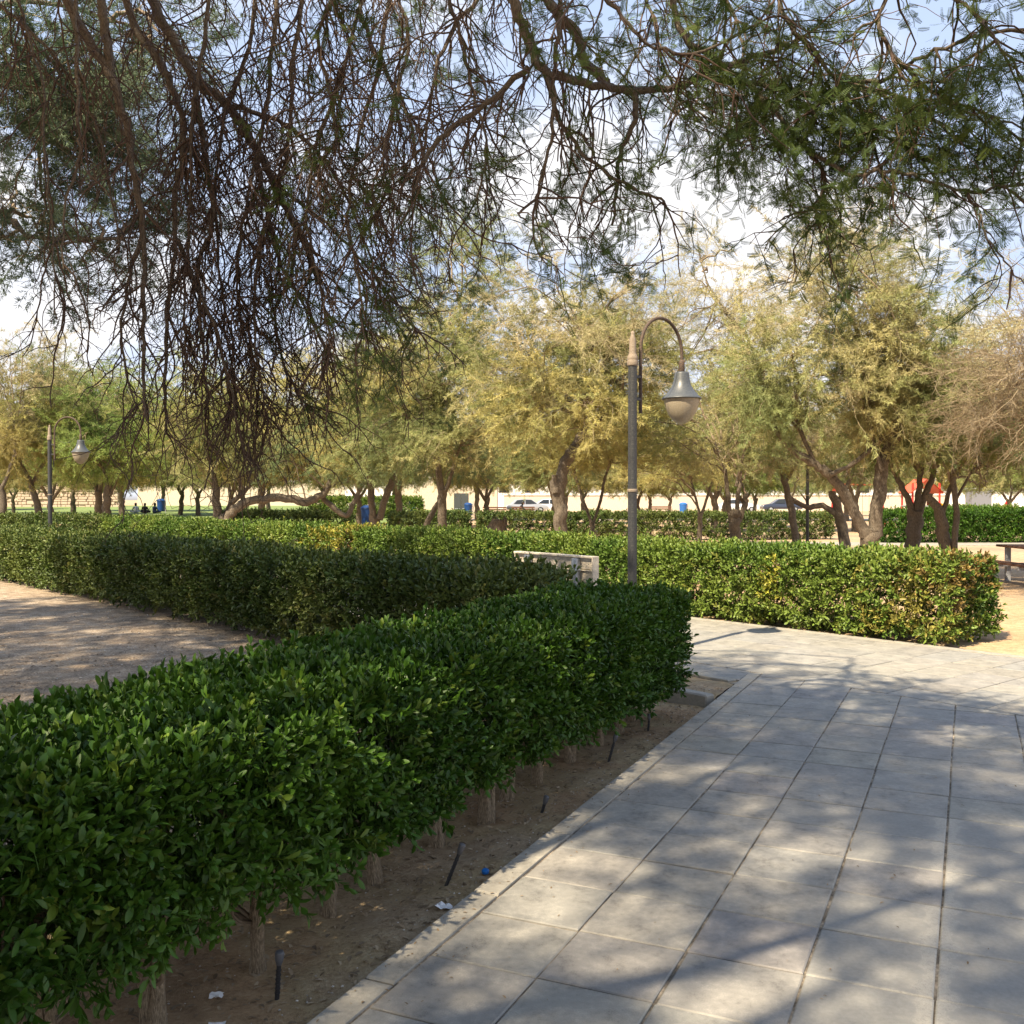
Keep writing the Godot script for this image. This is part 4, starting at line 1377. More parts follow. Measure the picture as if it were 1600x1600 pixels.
func far_things() -> void:
	rng.seed = 66
	# low cream building with grey double door
	var o := box_thing("building", "low cream building with a grey double door beyond the lawn", "building", W(-6.2, 100), Vector3(9.5, 3.6, 6), M.wall)
	for s in [-1.0, 1.0]:
		var g := Geo.new()
		g.box(Vector3(0.68, 2.1, 0.08), Transform3D(Basis.IDENTITY, Vector3(1.25 + s * 0.36, 1.0, 3.02)), 0.01)
		var d := part("door", g, M.door, o)
		g = Geo.new()
		g.box(Vector3(0.5, 0.06, 0.04), Transform3D(Basis.IDENTITY, Vector3(1.25 + s * 0.36, 0.55, 3.09)), 0.01)
		part("kick_plate", g, M.steel, d)
	# long white building on the right
	o = box_thing("building", "long white building seen between the far trunks", "building", W(24, 132), Vector3(56, 5.2, 8), M.white_wall)
	for k in 16:
		var g := Geo.new()
		g.box(Vector3(1.3, 1.2, 0.08), Transform3D(Basis.IDENTITY, Vector3(-25 + k * 3.3, 2.9, 4.02)), 0.01)
		part("window", g, M.glass, o)
	o = box_thing("building", "white flat-roofed building behind the playground", "building", W(62, 128), Vector3(16, 6.5, 8), M.white_wall)
	for k in 4:
		var g := Geo.new()
		g.box(Vector3(1.6, 1.4, 0.08), Transform3D(Basis.IDENTITY, Vector3(-5.4 + k * 3.6, 3.4, 4.02)), 0.01)
		part("window", g, M.glass, o)
	o = box_thing("building", "pale building between the pink wall and the cream one", "building", W(-21, 134), Vector3(16, 5, 8), M.white_wall)
	box_thing("boundary_wall", "plain cream boundary wall behind the parked cars", "wall", W(26, 122), Vector3(54, 2.0, 0.4), M.wall)
	box_thing("boundary_wall", "plain pinkish boundary wall behind the lawn", "wall", W(-31.5, 116, 0.6), Vector3(24, 2.9, 0.4), M.wall)
	# rough stone wall at the left
	o = thing("stone_wall", W(-58, 110, 0.55), "rough pinkish stone wall behind the seated group", "wall")
	var g := Geo.new()
	g.box(Vector3(29, 2.9, 0.5), Transform3D(Basis.IDENTITY, Vector3(0, 1.3, 0)), 0.05)
	part("core", g, M.stone, o)
	var ga := Geo.new()
	var gb := Geo.new()
	var y := 0.0
	while y < 2.8:
		var h := rr(0.2, 0.36)
		var x := -14.4
		while x < 14.3:
			var w := rr(0.35, 1.1)
			if rng.randf() < 0.88:
				(ga if rng.randf() < 0.7 else gb).box(Vector3(w - 0.05, h - 0.05, 0.3), Transform3D(Basis.IDENTITY, Vector3(x + w * 0.5, y + h * 0.5, 0.22 + rr(-0.04, 0.1))), 0.03)
			x += w
		y += h
	part("stonework", ga, M.stone, o).set_meta("kind", "stuff")
	part("stonework", gb, M.stone, o).set_meta("kind", "stuff")
	# parked cars, bins, benches
	car(1.6, 106, 0.1, M.car_silver, "silver car parked behind the person at the far bench")
	car(25.4, 112, 0.0, M.car_white, "white car parked beyond the far trees")
	car(30.5, 113, PI, M.car_dark, "dark blue car parked beside the white one")
	car(3.8, 110, PI, M.car_white, "white car parked behind the silver one")
	bin(-30.3, 86, M.blue, "blue litter bin beside the people seated on the ground")
	bin(-7.7, 53, M.blue, "dark blue litter bin at the end of a far hedge")
	bin(-8.8, 88, M.light_blue, "blue litter bin standing far off on the lawn")
	bin(-3.6, 82, M.blue, "blue litter bin beside the grey double door")
	bin(14.6, 85, M.light_blue, "bright blue litter bin beside a far bench")
	park_bench(-1.4, 80, 0.0, "dark bench beside the bin near the grey door")
	park_bench(0.9, 82, 0.05, "dark bench where a person in black sits")
	park_bench(12.6, 85, 0.0, "dark bench beside the bright blue bin")
	person(0.75, 81.9, 0.0, -PI * 0.5, "seat", M.dark_cloth, M.hair, "person in dark clothing sitting on a far bench")
	person(-31.9, 84.5, lawn_y(84.5), 0.6, "ground", M.white_cloth, M.hair, "person in pale clothing sitting on the ground in the shade")
	person(-30.95, 84.0, lawn_y(84.0), 0.2, "ground", M.dark_cloth, M.dark_cloth, "person in black sitting on the ground beside the pale one")
	person(-30.2, 84.2, lawn_y(84.2), -0.4, "ground", M.blue_cloth, M.dark_cloth, "person in dark blue sitting on the ground beside the blue bin")
	# playground
	o = thing("playground_tower", W(24.6, 60), "playground tower with red roof and yellow slide behind the dark hedge", "playground")
	for sx in [-0.8, 0.8]:
		for sz in [-0.8, 0.8]:
			g = Geo.new()
			g.tube(PackedVector3Array([Vector3(sx, -0.1, sz), Vector3(sx, 2.5, sz)]), radii([0.06, 0.06], 2), 8)
			part("post", g, M.red, o)
	g = Geo.new()
	var arch := PackedVector3Array()
	for sx in [-1.0, 1.0]:
		g.face([Vector3(sx, 1.9, -1), Vector3(sx, 1.9, 1), Vector3(0, 2.75, 1), Vector3(0, 2.75, -1)], Vector3(sx, 1, 0))
		g.face([Vector3(sx * 0.97, 1.86, -1), Vector3(sx * 0.97, 1.86, 1), Vector3(0, 2.7, 1), Vector3(0, 2.7, -1)], Vector3(-sx, -1, 0))
	part("roof", g, M.orange, o)
	g = Geo.new()
	g.box(Vector3(1.7, 0.1, 1.7), Transform3D(Basis.IDENTITY, Vector3(0, 1.1, 0)), 0.02)
	part("deck", g, M.grey_panel, o)
	g = Geo.new()
	for k in 8:
		var q := Vector3(0.9 + k * 0.25, 1.15 - k * 0.13, 0.3)
		g.box(Vector3(0.3, 0.06, 0.5), Transform3D(Basis(Vector3.FORWARD, 0.48), q), 0.01)
		for s in [-1.0, 1.0]: g.box(Vector3(0.3, 0.2, 0.04), Transform3D(Basis(Vector3.FORWARD, 0.48), q + Vector3(0, 0.08, s * 0.25)), 0.01)
	part("slide", g, M.yellow, o)
	o = thing("swing_frame", W(20.9, 60), "red swing frame standing on the playground", "swing")
	for sx in [-1.5, 1.3]:
		for sz in [-0.7, 0.7]:
			g = Geo.new()
			g.tube(PackedVector3Array([Vector3(sx, -0.1, sz), Vector3(sx, 2.4, sz * 0.1)]), radii([0.05, 0.05], 2), 8)
			part("leg", g, M.red, o)
	g = Geo.new()
	g.tube(PackedVector3Array([Vector3(-1.6, 2.4, 0), Vector3(1.4, 2.4, 0)]), radii([0.05, 0.05], 2), 8)
	part("beam", g, M.red, o)
	for sx in [-0.7, 0.4]:
		g = Geo.new()
		for e in [-0.2, 0.2]: g.tube(PackedVector3Array([Vector3(sx + e, 2.4, 0), Vector3(sx + e, 0.55, 0)]), radii([0.012, 0.012], 2), 4)
		g.box(Vector3(0.46, 0.04, 0.2), Transform3D(Basis.IDENTITY, Vector3(sx, 0.53, 0)), 0.01)
		part("swing", g, M.plastic_black, o)
	o = thing("kiosk", W(36.5, 78), "grey utility kiosk beyond the round bushes", "kiosk")
	g = Geo.new()
	g.box(Vector3(1.5, 2.3, 1.3), Transform3D(Basis.IDENTITY, Vector3(0, 1.1, 0)), 0.03)
	part("wall", g, M.grey_panel, o)
	g = Geo.new()
	g.box(Vector3(1.7, 0.12, 1.5), Transform3D(Basis.IDENTITY, Vector3(0, 2.31, 0)), 0.03)
	part("roof", g, M.post_grey, o)
	o = thing("spring_rider", W(30.4, 62), "small red play rider beyond the dark hedge", "playground")
	g = Geo.new()
	g.tube(curve([Vector3(-0.5, 0.7, 0), Vector3(-0.1, 0.75, 0), Vector3(0.3, 0.95, 0), Vector3(0.45, 1.4, 0)], 4), radii([0.12, 0.22, 0.2, 0.1], 13), 10)
	part("seat", g, M.red, o)
	g = Geo.new()
	g.tube(PackedVector3Array([Vector3(0, -0.1, 0), Vector3(0, 0.7, 0)]), radii([0.1, 0.1], 2), 10)
	part("spring", g, M.plastic_black, o)

# ---------------------------------------------------------------- the trees of the park
func px(list: Array, f: float) -> Array:
	var out := []
	for q in list: out.append(P(q[0], q[1], f + (q[2] if q.size() > 2 else 0.0)))
	return out

func crown(u: float, v: float, f: float, ru: float, rv_: float, n: int, tw: int, cols: Array, bare := 0.1, deep := 1.0) -> Dictionary:
	var k := f / FOCAL
	return {"c": P(u, v, f), "r": Vector3(ru * k, rv_ * k, ru * k * deep), "n": int(n * 0.8), "tw": tw - 2, "cols": cols, "bare": bare}

const YELLOW := [Color(0.312, 0.312, 0.114), Color(0.456, 0.420, 0.162), Color(0.516, 0.444, 0.180)]
const OLIVE := [Color(0.204, 0.246, 0.096), Color(0.324, 0.342, 0.144), Color(0.456, 0.408, 0.198)]
const GREEN := [Color(0.168, 0.258, 0.072), Color(0.258, 0.342, 0.096), Color(0.372, 0.402, 0.120)]
const DUSTY := [Color(0.156, 0.216, 0.102), Color(0.228, 0.282, 0.132), Color(0.300, 0.336, 0.144)]
const SHADED_GREEN := [Color(0.085, 0.125, 0.075), Color(0.125, 0.165, 0.105)]  # shade on the left crown put into its leaf colour, darker and greyer
const TAN := [Color(0.444, 0.378, 0.228), Color(0.384, 0.360, 0.180), Color(0.552, 0.468, 0.288)]

func park_trees() -> void:
	var f := 19.0
	tree("mesquite_tree", "large forked mesquite with a sawn-off stub, behind the sunlit hedge", [
		[px([[1362, 909], [1362, 860], [1361, 825]], f), [0.33, 0.27, 0.24]],
		[px([[1352, 838], [1335, 800], [1312, 760], [1296, 740], [1265, 722], [1226, 692], [1195, 652]], f), [0.19, 0.16, 0.13, 0.07]],
		[px([[1368, 838], [1372, 790], [1379, 730], [1389, 690], [1397, 640], [1385, 590], [1345, 540], [1322, 470], [1300, 405]], f), [0.21, 0.2, 0.17, 0.08, 0.05, 0.035]],
		[px([[1296, 742], [1330, 726], [1362, 700], [1392, 668]], f - 0.2), [0.075, 0.07, 0.05]],
		[px([[1272, 724], [1258, 690], [1243, 655]], f), [0.075, 0.05]],
		[px([[1378, 736], [1367, 700], [1357, 658]], f - 0.15), [0.07, 0.06, 0.055]],
		[px([[1390, 690], [1412, 665, 0.3], [1440, 640, 0.6]], f), [0.1, 0.07, 0.05]],
	], [crown(1310, 575, f, 160, 75, 30, 12, OLIVE, 0.3), crown(1400, 560, f + 0.6, 130, 90, 20, 12, OLIVE, 0.35), crown(1310, 470, f, 130, 75, 22, 9, TAN, 0.6), crown(1200, 560, f + 0.5, 90, 80, 16, 11, OLIVE, 0.25)], 1001)
	f = 22.0
	tree("mesquite_tree", "rugged leaning mesquite with a broken stub, behind the lamp post", [
		[px([[878, 891], [877, 830], [876, 790], [869, 752]], f), [0.26, 0.23, 0.23, 0.25]],
		[px([[872, 765], [885, 722], [903, 692], [920, 665], [914, 640], [922, 600], [930, 545]], f), [0.24, 0.2, 0.17, 0.1, 0.07]],
		[px([[916, 648], [890, 641], [860, 636], [834, 628]], f), [0.1, 0.085, 0.07]],
		[px([[905, 688], [940, 655], [976, 636]], f), [0.1, 0.08, 0.05]],
		[px([[868, 770], [866, 742]], f - 0.12), [0.13, 0.10]],
	], [crown(890, 600, f, 150, 75, 30, 11, YELLOW, 0.3), crown(900, 500, f, 160, 75, 26, 9, TAN, 0.65), crown(1000, 570, f + 0.4, 100, 90, 18, 10, OLIVE, 0.35), crown(800, 580, f + 1.0, 90, 80, 16, 11, OLIVE, 0.2)], 1002)
	f = 25.0
	tree("mesquite_tree", "thin pale mesquite with bare upper branches, between lamp and forked tree", [
		[px([[1147, 878], [1148, 830], [1150, 800]], f), [0.26, 0.22, 0.23]],
		[px([[1143, 815], [1138, 785], [1136, 755], [1130, 720]], f), [0.12, 0.1, 0.06]],
		[px([[1152, 815], [1153, 780], [1158, 745]], f), [0.11, 0.07]],
		[px([[1156, 815], [1163, 790], [1166, 772]], f), [0.1, 0.09]],
		[px([[1150, 760], [1175, 640], [1168, 560], [1165, 525], [1110, 455], [1090, 390]], f), [0.07, 0.06, 0.04, 0.025]],
	], [crown(1110, 660, f, 120, 90, 26, 12, OLIVE, 0.25), crown(1120, 540, f, 110, 80, 18, 9, TAN, 0.6), crown(1160, 450, f, 110, 70, 12, 7, TAN, 0.85)], 1003)
	f = 27.0
	tree("mesquite_tree", "slender curved mesquite with a dense olive crown, behind the bright hedge", [
		[px([[689, 870], [691, 810], [692, 765]], f), [0.22, 0.19, 0.19]],
		[px([[691, 775], [681, 715], [668, 682], [655, 650], [640, 600]], f), [0.17, 0.13, 0.09, 0.05]],
		[px([[694, 775], [708, 730], [722, 690]], f), [0.09, 0.05]],
		[px([[668, 690], [700, 600], [720, 480], [722, 380]], f), [0.08, 0.05, 0.03]],
	], [crown(650, 640, f, 120, 85, 30, 12, OLIVE, 0.2), crown(740, 660, f, 90, 80, 20, 12, OLIVE, 0.15), crown(650, 530, f, 120, 70, 20, 11, YELLOW, 0.3), crown(715, 420, f, 70, 100, 18, 10, OLIVE, 0.2)], 1004)
	f = 30.0
	tree("mesquite_tree", "leaning thin mesquite crossing in front of a far hedge", [
		[px([[655, 861], [668, 815], [688, 782], [704, 748], [712, 720]], f), [0.15, 0.13, 0.11, 0.08]],
		[px([[692, 775], [676, 745], [660, 720]], f), [0.06, 0.04]],
	], [crown(700, 690, f, 80, 60, 14, 11, DUSTY, 0.15)], 1005)
	f = 32.0
	tree("mesquite_tree", "pale mesquite forking low into two smooth trunks", [
		[px([[587, 856], [586, 825], [586, 806]], f), [0.3, 0.26, 0.26]],
		[px([[582, 812], [580, 775], [577, 740], [565, 700]], f), [0.2, 0.16, 0.08]],
		[px([[592, 812], [607, 765], [624, 735], [650, 700]], f), [0.2, 0.17, 0.08]],
	], [crown(560, 690, f, 100, 55, 22, 12, DUSTY, 0.15), crown(600, 620, f, 110, 80, 26, 12, YELLOW, 0.25), crown(510, 620, f, 90, 80, 18, 12, YELLOW, 0.2)], 1006)
	f = 26.0
	tree("mesquite_tree", "small mesquite with a thin trunk forking at the sandy strip", [
		[px([[926, 874], [926, 835], [925, 815]], f), [0.12, 0.1, 0.1]],
		[px([[925, 820], [914, 790], [905, 762], [895, 730]], f), [0.07, 0.05]],
		[px([[926, 820], [938, 782], [946, 745], [960, 710]], f), [0.07, 0.05]],
	], [crown(970, 690, f, 90, 60, 20, 12, YELLOW, 0.2), crown(840, 700, f + 1.5, 90, 55, 18, 12, YELLOW, 0.3)], 1007)
	f = 33.0
	tree("mesquite_tree", "young mesquite standing alone on the pale strip before the far hedge", [
		[px([[1092, 853], [1094, 820], [1094, 800]], f), [0.15, 0.13, 0.12]],
		[px([[1094, 805], [1087, 780], [1080, 750]], f), [0.08, 0.05]],
		[px([[1095, 805], [1106, 775], [1115, 745]], f), [0.09, 0.05]],
	], [crown(1050, 720, f, 100, 45, 22, 12, YELLOW, 0.2), crown(1090, 640, f, 100, 60, 18, 11, OLIVE, 0.3)], 1008)
	f = 27.5
	tree("mesquite_tree", "pale slanting mesquite trunk beside the thin far lamp post", [
		[px([[1245, 869], [1240, 815], [1231, 775], [1222, 740]], f), [0.18, 0.16, 0.15, 0.11]],
		[px([[1222, 742], [1205, 700], [1190, 670]], f), [0.09, 0.05]],
		[px([[1226, 755], [1250, 715], [1262, 690]], f), [0.08, 0.05]],
	], [crown(1225, 690, f, 110, 60, 24, 12, TAN, 0.35), crown(1170, 700, f + 2, 80, 45, 14, 11, YELLOW, 0.3)], 1009)
	f = 29.0
	tree("mesquite_tree", "dark mesquite with a low horizontal limb, behind the forked tree", [
		[px([[1322, 864], [1316, 830], [1308, 795], [1300, 768]], f), [0.28, 0.25, 0.22, 0.16]],
		[px([[1312, 808], [1285, 790], [1262, 792], [1235, 778]], f), [0.15, 0.13, 0.11]],
		[px([[1308, 790], [1325, 755], [1335, 725]], f), [0.12, 0.07]],
	], [crown(1290, 735, f, 90, 40, 16, 12, DUSTY, 0.1), crown(1350, 700, f, 90, 70, 18, 12, OLIVE, 0.1)], 1010)
	f = 21.0
	tree("mesquite_tree", "short thick mesquite trunk with a spreading green crown, right of the forked tree", [
		[px([[1427, 896], [1428, 840], [1431, 795]], f), [0.28, 0.25, 0.25]],
		[px([[1427, 805], [1414, 770], [1400, 745]], f), [0.13, 0.08]],
		[px([[1434, 805], [1448, 768], [1460, 735]], f), [0.14, 0.08]],
		[px([[1431, 800], [1436, 765], [1438, 735]], f), [0.13, 0.08]],
	], [crown(1440, 685, f, 90, 40, 18, 12, GREEN, 0.15), crown(1430, 620, f + 0.8, 100, 60, 18, 11, OLIVE, 0.3)], 1011)
	f = 20.0
	tree("mesquite_tree", "twin-stemmed mesquite with blue-green foliage near the picnic table", [
		[px([[1484, 902], [1477, 850], [1468, 805], [1450, 772]], f), [0.24, 0.21, 0.17, 0.1]],
		[px([[1492, 902], [1493, 850], [1494, 800], [1488, 745], [1492, 715]], f - 0.15), [0.12, 0.1, 0.09, 0.06]],
		[px([[1470, 812], [1484, 765], [1500, 730]], f), [0.09, 0.05]],
		[px([[1494, 780], [1520, 735], [1545, 720]], f), [0.05, 0.03]],
	], [crown(1500, 700, f, 90, 42, 20, 13, DUSTY, 0.1), crown(1520, 640, f + 1, 90, 60, 16, 11, OLIVE, 0.3), crown(1565, 735, f + 1, 60, 45, 12, 12, DUSTY, 0.1)], 1012)
	f = 16.0
	tree("mesquite_tree", "leafless grey-brown mesquite with tangled hanging twigs near the picnic table", [
		[[W(8.62, f), W(8.6, f, 1.2), W(8.7, f, 2.4)], [0.2, 0.17, 0.15]],
		[[W(8.65, f, 2.1), W(8.4, f, 3.0), W(8.2, f - 0.2, 3.8)], [0.1, 0.06]],
		[[W(8.7, f, 2.3), W(8.9, f, 3.4), W(9.1, f, 4.4)], [0.1, 0.06]],
		[[W(8.7, f, 2.3), W(9.5, f + 0.3, 3.0), W(10.3, f + 0.6, 3.5)], [0.1, 0.06]],
	], [crown(1620, 620, f, 110, 110, 26, 13, [Color(0.24, 0.19, 0.12), Color(0.3, 0.24, 0.16)], 0.97), crown(1620, 520, f, 85, 60, 14, 10, TAN, 0.85)], 1013)
	# left side
	f = 38.0
	tree("mesquite_tree", "mesquite with a thick limb running level over the ground", [
		[px([[347, 842], [346, 825], [345, 812]], f), [0.55, 0.45, 0.36]],
		[px([[340, 822], [338, 790], [336, 760], [331, 725]], f), [0.27, 0.25, 0.22, 0.14]],
		[px([[352, 822], [362, 800], [384, 786], [414, 780], [446, 778], [480, 784], [508, 768], [520, 738], [525, 710]], f - 0.3), [0.3, 0.28, 0.26, 0.26, 0.24, 0.16, 0.09]],
		[px([[349, 818], [360, 788], [385, 765], [400, 740]], f + 0.3), [0.17, 0.15, 0.08]],
		[px([[500, 774], [522, 793], [540, 806], [550, 790], [562, 766], [575, 745]], f), [0.17, 0.16, 0.15, 0.09]],
		[px([[500, 774], [520, 760], [545, 752]], f), [0.11, 0.07]],
	], [crown(340, 670, f, 110, 70, 26, 12, OLIVE, 0.15), crown(500, 710, f, 110, 45, 26, 13, DUSTY, 0.08), crown(420, 620, f, 130, 90, 28, 12, YELLOW, 0.2), crown(280, 600, f, 110, 80, 20, 12, GREEN, 0.12)], 1014)
	f = 40.0
	tree("mesquite_tree", "straight pale mesquite trunk with a broad bright green crown", [
		[px([[164, 840], [165, 800], [168, 770], [172, 750]], f), [0.3, 0.26, 0.24, 0.2]],
		[px([[171, 775], [180, 756], [190, 735]], f), [0.13, 0.07]],
		[px([[170, 755], [155, 715], [140, 690]], f), [0.12, 0.07]],
		[px([[172, 755], [200, 700], [220, 670]], f), [0.12, 0.07]],
	], [crown(140, 690, f, 110, 45, 26, 13, GREEN, 0.06), crown(200, 640, f, 110, 75, 26, 12, GREEN, 0.1), crown(110, 600, f, 100, 70, 22, 12, OLIVE, 0.15), crown(230, 710, f, 80, 40, 14, 12, GREEN, 0.06)], 1015)
	f = 41.0
	tree("mesquite_tree", "curved mesquite trunk under yellowing foliage behind the farther lamp", [
		[px([[66, 838], [62, 805], [55, 775], [46, 745]], f), [0.26, 0.23, 0.2, 0.15]],
		[px([[48, 750], [30, 715], [20, 690]], f), [0.12, 0.07]],
		[px([[50, 755], [75, 715], [90, 690]], f), [0.12, 0.07]],
	], [crown(40, 690, f, 80, 45, 24, 13, YELLOW, 0.06), crown(30, 610, f, 90, 70, 26, 12, YELLOW, 0.12), crown(60, 540, f, 80, 50, 14, 11, TAN, 0.3)], 1016)
	f = 38.5
	tree("mesquite_tree", "brown mesquite trunk with yellow foliage left of the curved trunk", [
		[px([[4, 842], [4, 800], [2, 760]], f), [0.26, 0.23, 0.2]],
		[px([[3, 770], [-15, 720], [-30, 690]], f), [0.12, 0.07]],
		[px([[3, 765], [20, 720], [25, 690]], f), [0.12, 0.07]],
	], [crown(-15, 670, f, 90, 60, 24, 12, YELLOW, 0.1), crown(0, 560, f, 80, 55, 16, 11, TAN, 0.3)], 1017)
	# big tree off the left edge whose boughs reach over the gravel
	f = 12.0
	tree("mesquite_tree", "mesquite with shade-greyed foliage reaching in high over the gravel", [
		[[W(-10.2, 11.2), W(-10.0, 11.2, 1.5), W(-9.6, 11.3, 2.8)], [0.36, 0.28, 0.24]],
		[[W(-9.6, 11.3, 2.6), W(-8.4, 11.7, 5.0), P(-30, 128, 12), P(40, 138, 12), P(72, 152, 12), P(140, 190, 12.3)], [0.17, 0.13, 0.09, 0.03]],
		[[W(-9.6, 11.3, 2.6), W(-8.3, 11.8, 4.2), P(-40, 345, 12), P(20, 345, 12), P(60, 372, 12), P(215, 372, 12.6)], [0.15, 0.1, 0.06, 0.02]],
		[[W(-9.6, 11.3, 2.6), W(-8.6, 12.5, 5.4), P(-20, 30, 13), P(120, 20, 13.5), P(240, 60, 14)], [0.15, 0.1, 0.05, 0.02]],
	], [crown(30, 80, 12.6, 150, 35, 8, 10, SHADED_GREEN, 0.05), crown(70, 240, 12.8, 170, 40, 12, 10, SHADED_GREEN, 0.05), crown(40, 400, 12.4, 110, 30, 10, 10, SHADED_GREEN, 0.05), crown(190, 310, 13.2, 100, 50, 9, 10, SHADED_GREEN, 0.05), crown(220, 110, 13.5, 110, 40, 5, 10, SHADED_GREEN, 0.08)], 1018)
	# farther rows: three kinds, repeated
	var protos := []
	var pals := [OLIVE, YELLOW, GREEN]
	for k in 3:
		var b := W([-9.0, 3.2, 14.0][k], [58.0, 62.0, 66.0][k])
		var lb: String = ["olive mesquite in the shade of the farther rows", "yellowing mesquite in the farther rows", "green mesquite in the farther rows"][k]
		protos.append(tree("mesquite_tree", lb, [
			[[b, b + Vector3(0.1, 1.0, 0), b + Vector3(0.05 + 0.1 * k, 1.7, 0)], [0.32, 0.24, 0.22]],
			[[b + Vector3(0.05, 1.5, 0), b + Vector3(-0.7, 2.5, 0.2), b + Vector3(-1.6, 3.3, 0.2)], [0.16, 0.12, 0.07]],
			[[b + Vector3(0.05, 1.5, 0), b + Vector3(0.8, 2.6, -0.2), b + Vector3(1.7, 3.5, -0.3)], [0.16, 0.12, 0.07]],
			[[b + Vector3(0.05, 1.6, 0), b + Vector3(0.1, 3.0, 0.5), b + Vector3(0.3, 4.2, 0.7)], [0.14, 0.1, 0.06]],
		], [{"c": b + Vector3(0, 4.0, 0), "r": Vector3(3.4, 1.7, 3.0), "n": 44, "tw": 11, "cols": pals[k], "bare": 0.08}, {"c": b + Vector3(0.4, 5.6, 0), "r": Vector3(2.6, 1.3, 2.4), "n": 20, "tw": 10, "cols": pals[k], "bare": 0.15}, {"c": b + Vector3(-0.3, 3.0, 0), "r": Vector3(3.2, 0.7, 2.8), "n": 18, "tw": 11, "cols": pals[k], "bare": 0.05}], 1100 + k, "mesquites of the farther rows", null))
	rng.seed = 321
	var spots := [[-24, 52, 0], [-19.5, 47, 2], [-15.5, 55, 0], [-12.5, 50, 1], [-5.5, 48, 0], [-1.5, 55, 1], [2.0, 46, 0], [6.5, 52, 1], [9.5, 47, 0], [12.5, 54, 2], [16.5, 48, 0], [30.5, 44, 2], [29, 50, 2], [29, 58, 0],
		[-34, 66, 0], [-29, 74, 2], [-25, 64, 1], [-19, 70, 0], [-14, 74, 2], [-2.5, 72, 0], [5.5, 76, 1], [10.0, 72, 0], [18.0, 74, 2], [23.5, 70, 0], [30, 72, 1], [36, 66, 2], [-40, 76, 0], [-46, 70, 2], [33, 48, 2], [-31, 54, 1], [40, 84, 0], [-9.5, 80, 0], [26, 88, 0], [14.5, 92, 2], [-22, 90, 2], [-38, 92, 0], [-50, 96, 1], [-35.2, 80, 0], [-26.6, 80, 2], [-31.8, 91, 0], [-42, 84, 0], [-24.5, 78, 0]]
	for q in spots:
		var c := copy(protos[q[2]], W(q[0], q[1], lawn_y(q[1]) if q[0] < -4 and q[1] > 62 else 0.0), rng.randf() * TAU, rr(0.85, 1.2))
		if q[1] > 77.0 and q[0] < -24.0 and q[0] > -35.0: c.set_meta("label", "mesquite shading the people seated on the lawn")

func stump() -> void:
	rng.seed = 55
	var b := W(-0.36, 28)
	var o := thing("tree_stump", b, "dark ragged dead stump between two far trunks", "stump")
	var g := Geo.new()
	g.tube(curve([Vector3(0, -0.2, 0), Vector3(0, 0.3, 0), Vector3(-0.05, 0.7, 0), Vector3(-0.02, 1.0, 0)], 4), radii([0.42, 0.33, 0.26, 0.17], 13), 12, Color.WHITE, 0.35)
	part("trunk", g, M.bark_fine, o)
	g = Geo.new()
	for k in 9:
		var a := TAU * k / 9
		g.tube(curve([Vector3(cos(a) * 0.15, 0.7, sin(a) * 0.15), Vector3(cos(a) * 0.2, 0.95, sin(a) * 0.2), Vector3(cos(a) * 0.16, rr(0.9, 1.12), sin(a) * 0.14)], 3), radii([0.05, 0.012], 7), 5)
	part("splinters", g, M.bark_fine, o)

